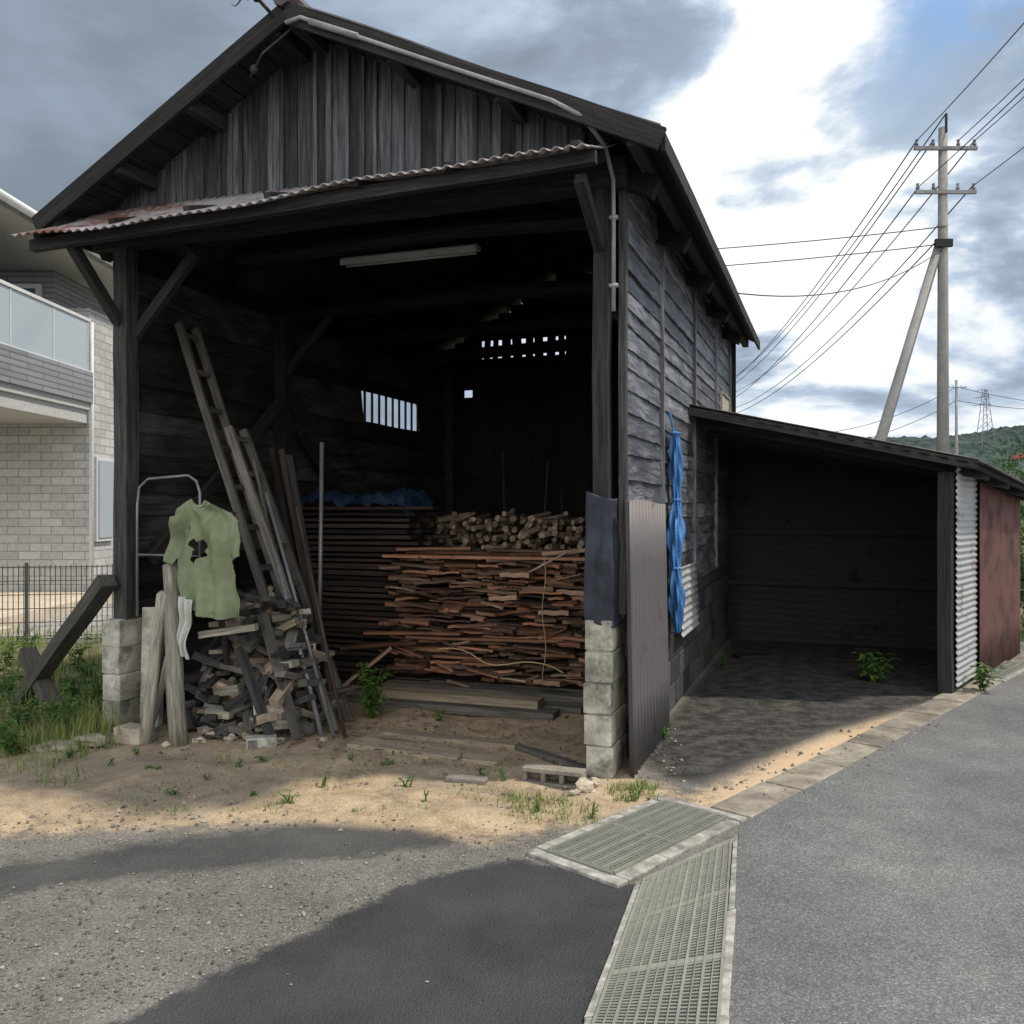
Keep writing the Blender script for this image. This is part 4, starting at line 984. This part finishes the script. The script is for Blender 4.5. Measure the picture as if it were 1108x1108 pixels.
mb=MB(); v=[(34.2,57.2,5.1),(43.8,57.2,5.1),(43.8,66.8,5.1),(34.2,66.8,5.1),(36.8,62,7.3),(41.2,62,7.3)]; v=[(p[0]+2.6,p[1],p[2]) for p in v]
mb.add(v,[(0,1,5,4),(1,2,5),(2,3,4,5),(3,0,4),(3,2,1,0)],v,0,.5); mb.obj('roof','redroof',fh)
mb=MB(); bx(mb,39.8,41.8,57.93,57.99,1,2.6); mb.obj('window','glass',fh)
def shrub(x,y,z,h,rad,n,label,ls_=.12):
    th=thing('shrub',(x,y,z),label,'shrub','roadside shrubs')
    mb=MB(); tips=[]
    for k in range(9):
        a=U(0,6.28); q=Vector((x+math.cos(a)*rad*U(.3,.9),y+math.sin(a)*rad*U(.3,.9),z+h*U(.5,.95))); tips.append(q)
        mb.tube([(x,y,z-.05),lerp(Vector((x,y,z)),q,.5)+Vector((0,0,h*.08)),q],[.03,.02,.006],5)
    mb.obj('trunk','charb',th)
    mb=MB()
    cl_=[(q,U(.25,.45)*rad) for q in tips]+[(Vector((x+U(-rad,rad)*.7,y+U(-rad,rad)*.7,z+h*U(.15,.8))),U(.25,.5)*rad) for _ in range(14)]
    for c_,r_ in cl_:
        tone=R()
        for _ in range(n//len(cl_)):
            d=Vector((random.gauss(0,1),random.gauss(0,1),random.gauss(0,1))); d.normalize(); q=c_+d*r_*R()**.4
            leafpatch(mb,q,(d.x,d.y,d.z+.2),ls_*U(.6,1.3),ls_*.5,r=min(1,max(0,tone*.6+R()*.4)))
    mb.obj('crown','tree',th)
for x,y,h,rad in((6.75,11.3,1.35,.75),(9.2,15.3,2.0,1.1),(11.6,19,2.6,1.5),(15.5,25,3.2,2.0),(21,34,4.6,2.8)):
    shrub(x,y,-.2 if y>14 else 0,h,rad,1400,'dense green roadside shrub beyond the lean-to',.08+.004*y)

# ---------------------------------------------------------------- sky, sun, camera
sc=bpy.context.scene
w=bpy.data.worlds.new('World'); sc.world=w; w.use_nodes=True; t=NT(w.node_tree)
az=math.radians(88); el=math.radians(58)
sky=t.n('ShaderNodeTexSky'); sky.sky_type='NISHITA'; sky.sun_disc=False; sky.sun_elevation=el; sky.sun_rotation=az
tc=t.n('ShaderNodeTexCoord').outputs['Generated']
sp=t.n('ShaderNodeSeparateXYZ',i={0:tc}); dx,dy,dz_=sp.outputs
zc=t.math('MAXIMUM',dz_,0.0)
inv=t.math('DIVIDE',1.0,t.math('ADD',zc,.36))
pv=t.n('ShaderNodeCombineXYZ',i={0:t.math('MULTIPLY_ADD',t.math('MULTIPLY',dx,inv),1.0,3.7),1:t.math('MULTIPLY',dy,inv),2:t.math('MULTIPLY',dz_,2.2)}).outputs[0]
n1=t.noise(pv,1.7,7,.54,.35); n3=t.noise(pv,5.0,6,.58,.15)
gd=Vector((.34,.971,.38)).normalized()
dot=t.n('ShaderNodeVectorMath',operation='DOT_PRODUCT',i={0:tc,1:tuple(gd)}).outputs['Value']
dot=t.math('MAXIMUM',dot,0.0)
gw=t.math('POWER',dot,11.0); gt=t.math('POWER',dot,38.0)
nn=t.math('ADD',n1,t.math('MULTIPLY',t.math('SUBTRACT',n3,.5),.30))
edge=t.n('ShaderNodeMapRange',interpolation_type='SMOOTHSTEP',i={'Value':nn,'From Min':.40,'From Max':.58}).outputs[0]
br=t.math('MULTIPLY_ADD',t.math('SUBTRACT',n1,.5),.7,.26)
br=t.math('ADD',br,t.math('MULTIPLY',t.math('SUBTRACT',n3,.5),.26))
br=t.math('ADD',br,t.math('MULTIPLY',t.math('MULTIPLY',gw,edge),.62))
br=t.math('ADD',br,t.math('MULTIPLY',gt,.40))
hz=t.math('MULTIPLY_ADD',zc,-3.2,.46,clamp=True)
br=t.math('ADD',br,hz)
back=t.math('MULTIPLY_ADD',dy,-1.0,.1,clamp=True)  # sky behind the camera brightened as added fill for facade and interior
br=t.math('ADD',br,t.math('MULTIPLY',back,.8),clamp=True)
cc=t.ramp(br,[(0,(.16,.20,.25)),(.22,(.25,.30,.37)),(.42,(.35,.43,.54)),(.62,(.52,.63,.78)),(.82,(.86,.92,.98)),(1,(1.15,1.16,1.15))])
cc=t.mix(1,cc,t.mix(back,(1,1,1),(1.85,1.8,1.7)),'MULTIPLY')
skc=t.mix(1,sky.outputs[0],(.14,.165,.19),'MULTIPLY')
skc=t.mix(.5,skc,(.28,.50,.82))
ratio=t.math('DIVIDE',dx,t.math('MAXIMUM',t.math('ABSOLUTE',dy),.2))
hb=t.math('MULTIPLY_ADD',t.math('SUBTRACT',ratio,.36),7.0,0.0,clamp=True)
hi=t.math('MULTIPLY_ADD',t.math('SUBTRACT',dz_,.345),9.0,0.0,clamp=True)
hn=t.n('ShaderNodeMapRange',interpolation_type='SMOOTHSTEP',i={'Value':n3,'From Min':.42,'From Max':.60,'To Min':1.0,'To Max':.0}).outputs[0]
fc_=t.mix(t.math('MULTIPLY',t.math('MULTIPLY',hb,hi),hn),cc,skc)
bg=t.n('ShaderNodeBackground',i={'Color':fc_,'Strength':1.0}); o=t.n('ShaderNodeOutputWorld'); t.nt.links.new(bg.outputs[0],o.inputs[0])
sl=bpy.data.lights.new('sun','SUN'); sl.energy=4.2; sl.angle=math.radians(3); sl.color=(1,.90,.76)
so=bpy.data.objects.new('sun',sl); col.objects.link(so)
sdv=Vector((math.sin(az)*math.cos(el),math.cos(az)*math.cos(el),math.sin(el)))
so.rotation_euler=sdv.to_track_quat('Z','Y').to_euler(); so.location=(10,10,20)
cam=bpy.data.cameras.new('camera'); co=bpy.data.objects.new('camera',cam); col.objects.link(co)
co.location=(0,0,H); co.rotation_euler=(math.radians(90),0,0)
cam.sensor_width=36; cam.lens=36*F/1108; cam.shift_y=(HY-554)/1108; cam.clip_end=6000; cam.clip_start=.05
sc.camera=co
sc.view_settings.view_transform='Standard'; sc.view_settings.look='None'; sc.view_settings.exposure=0
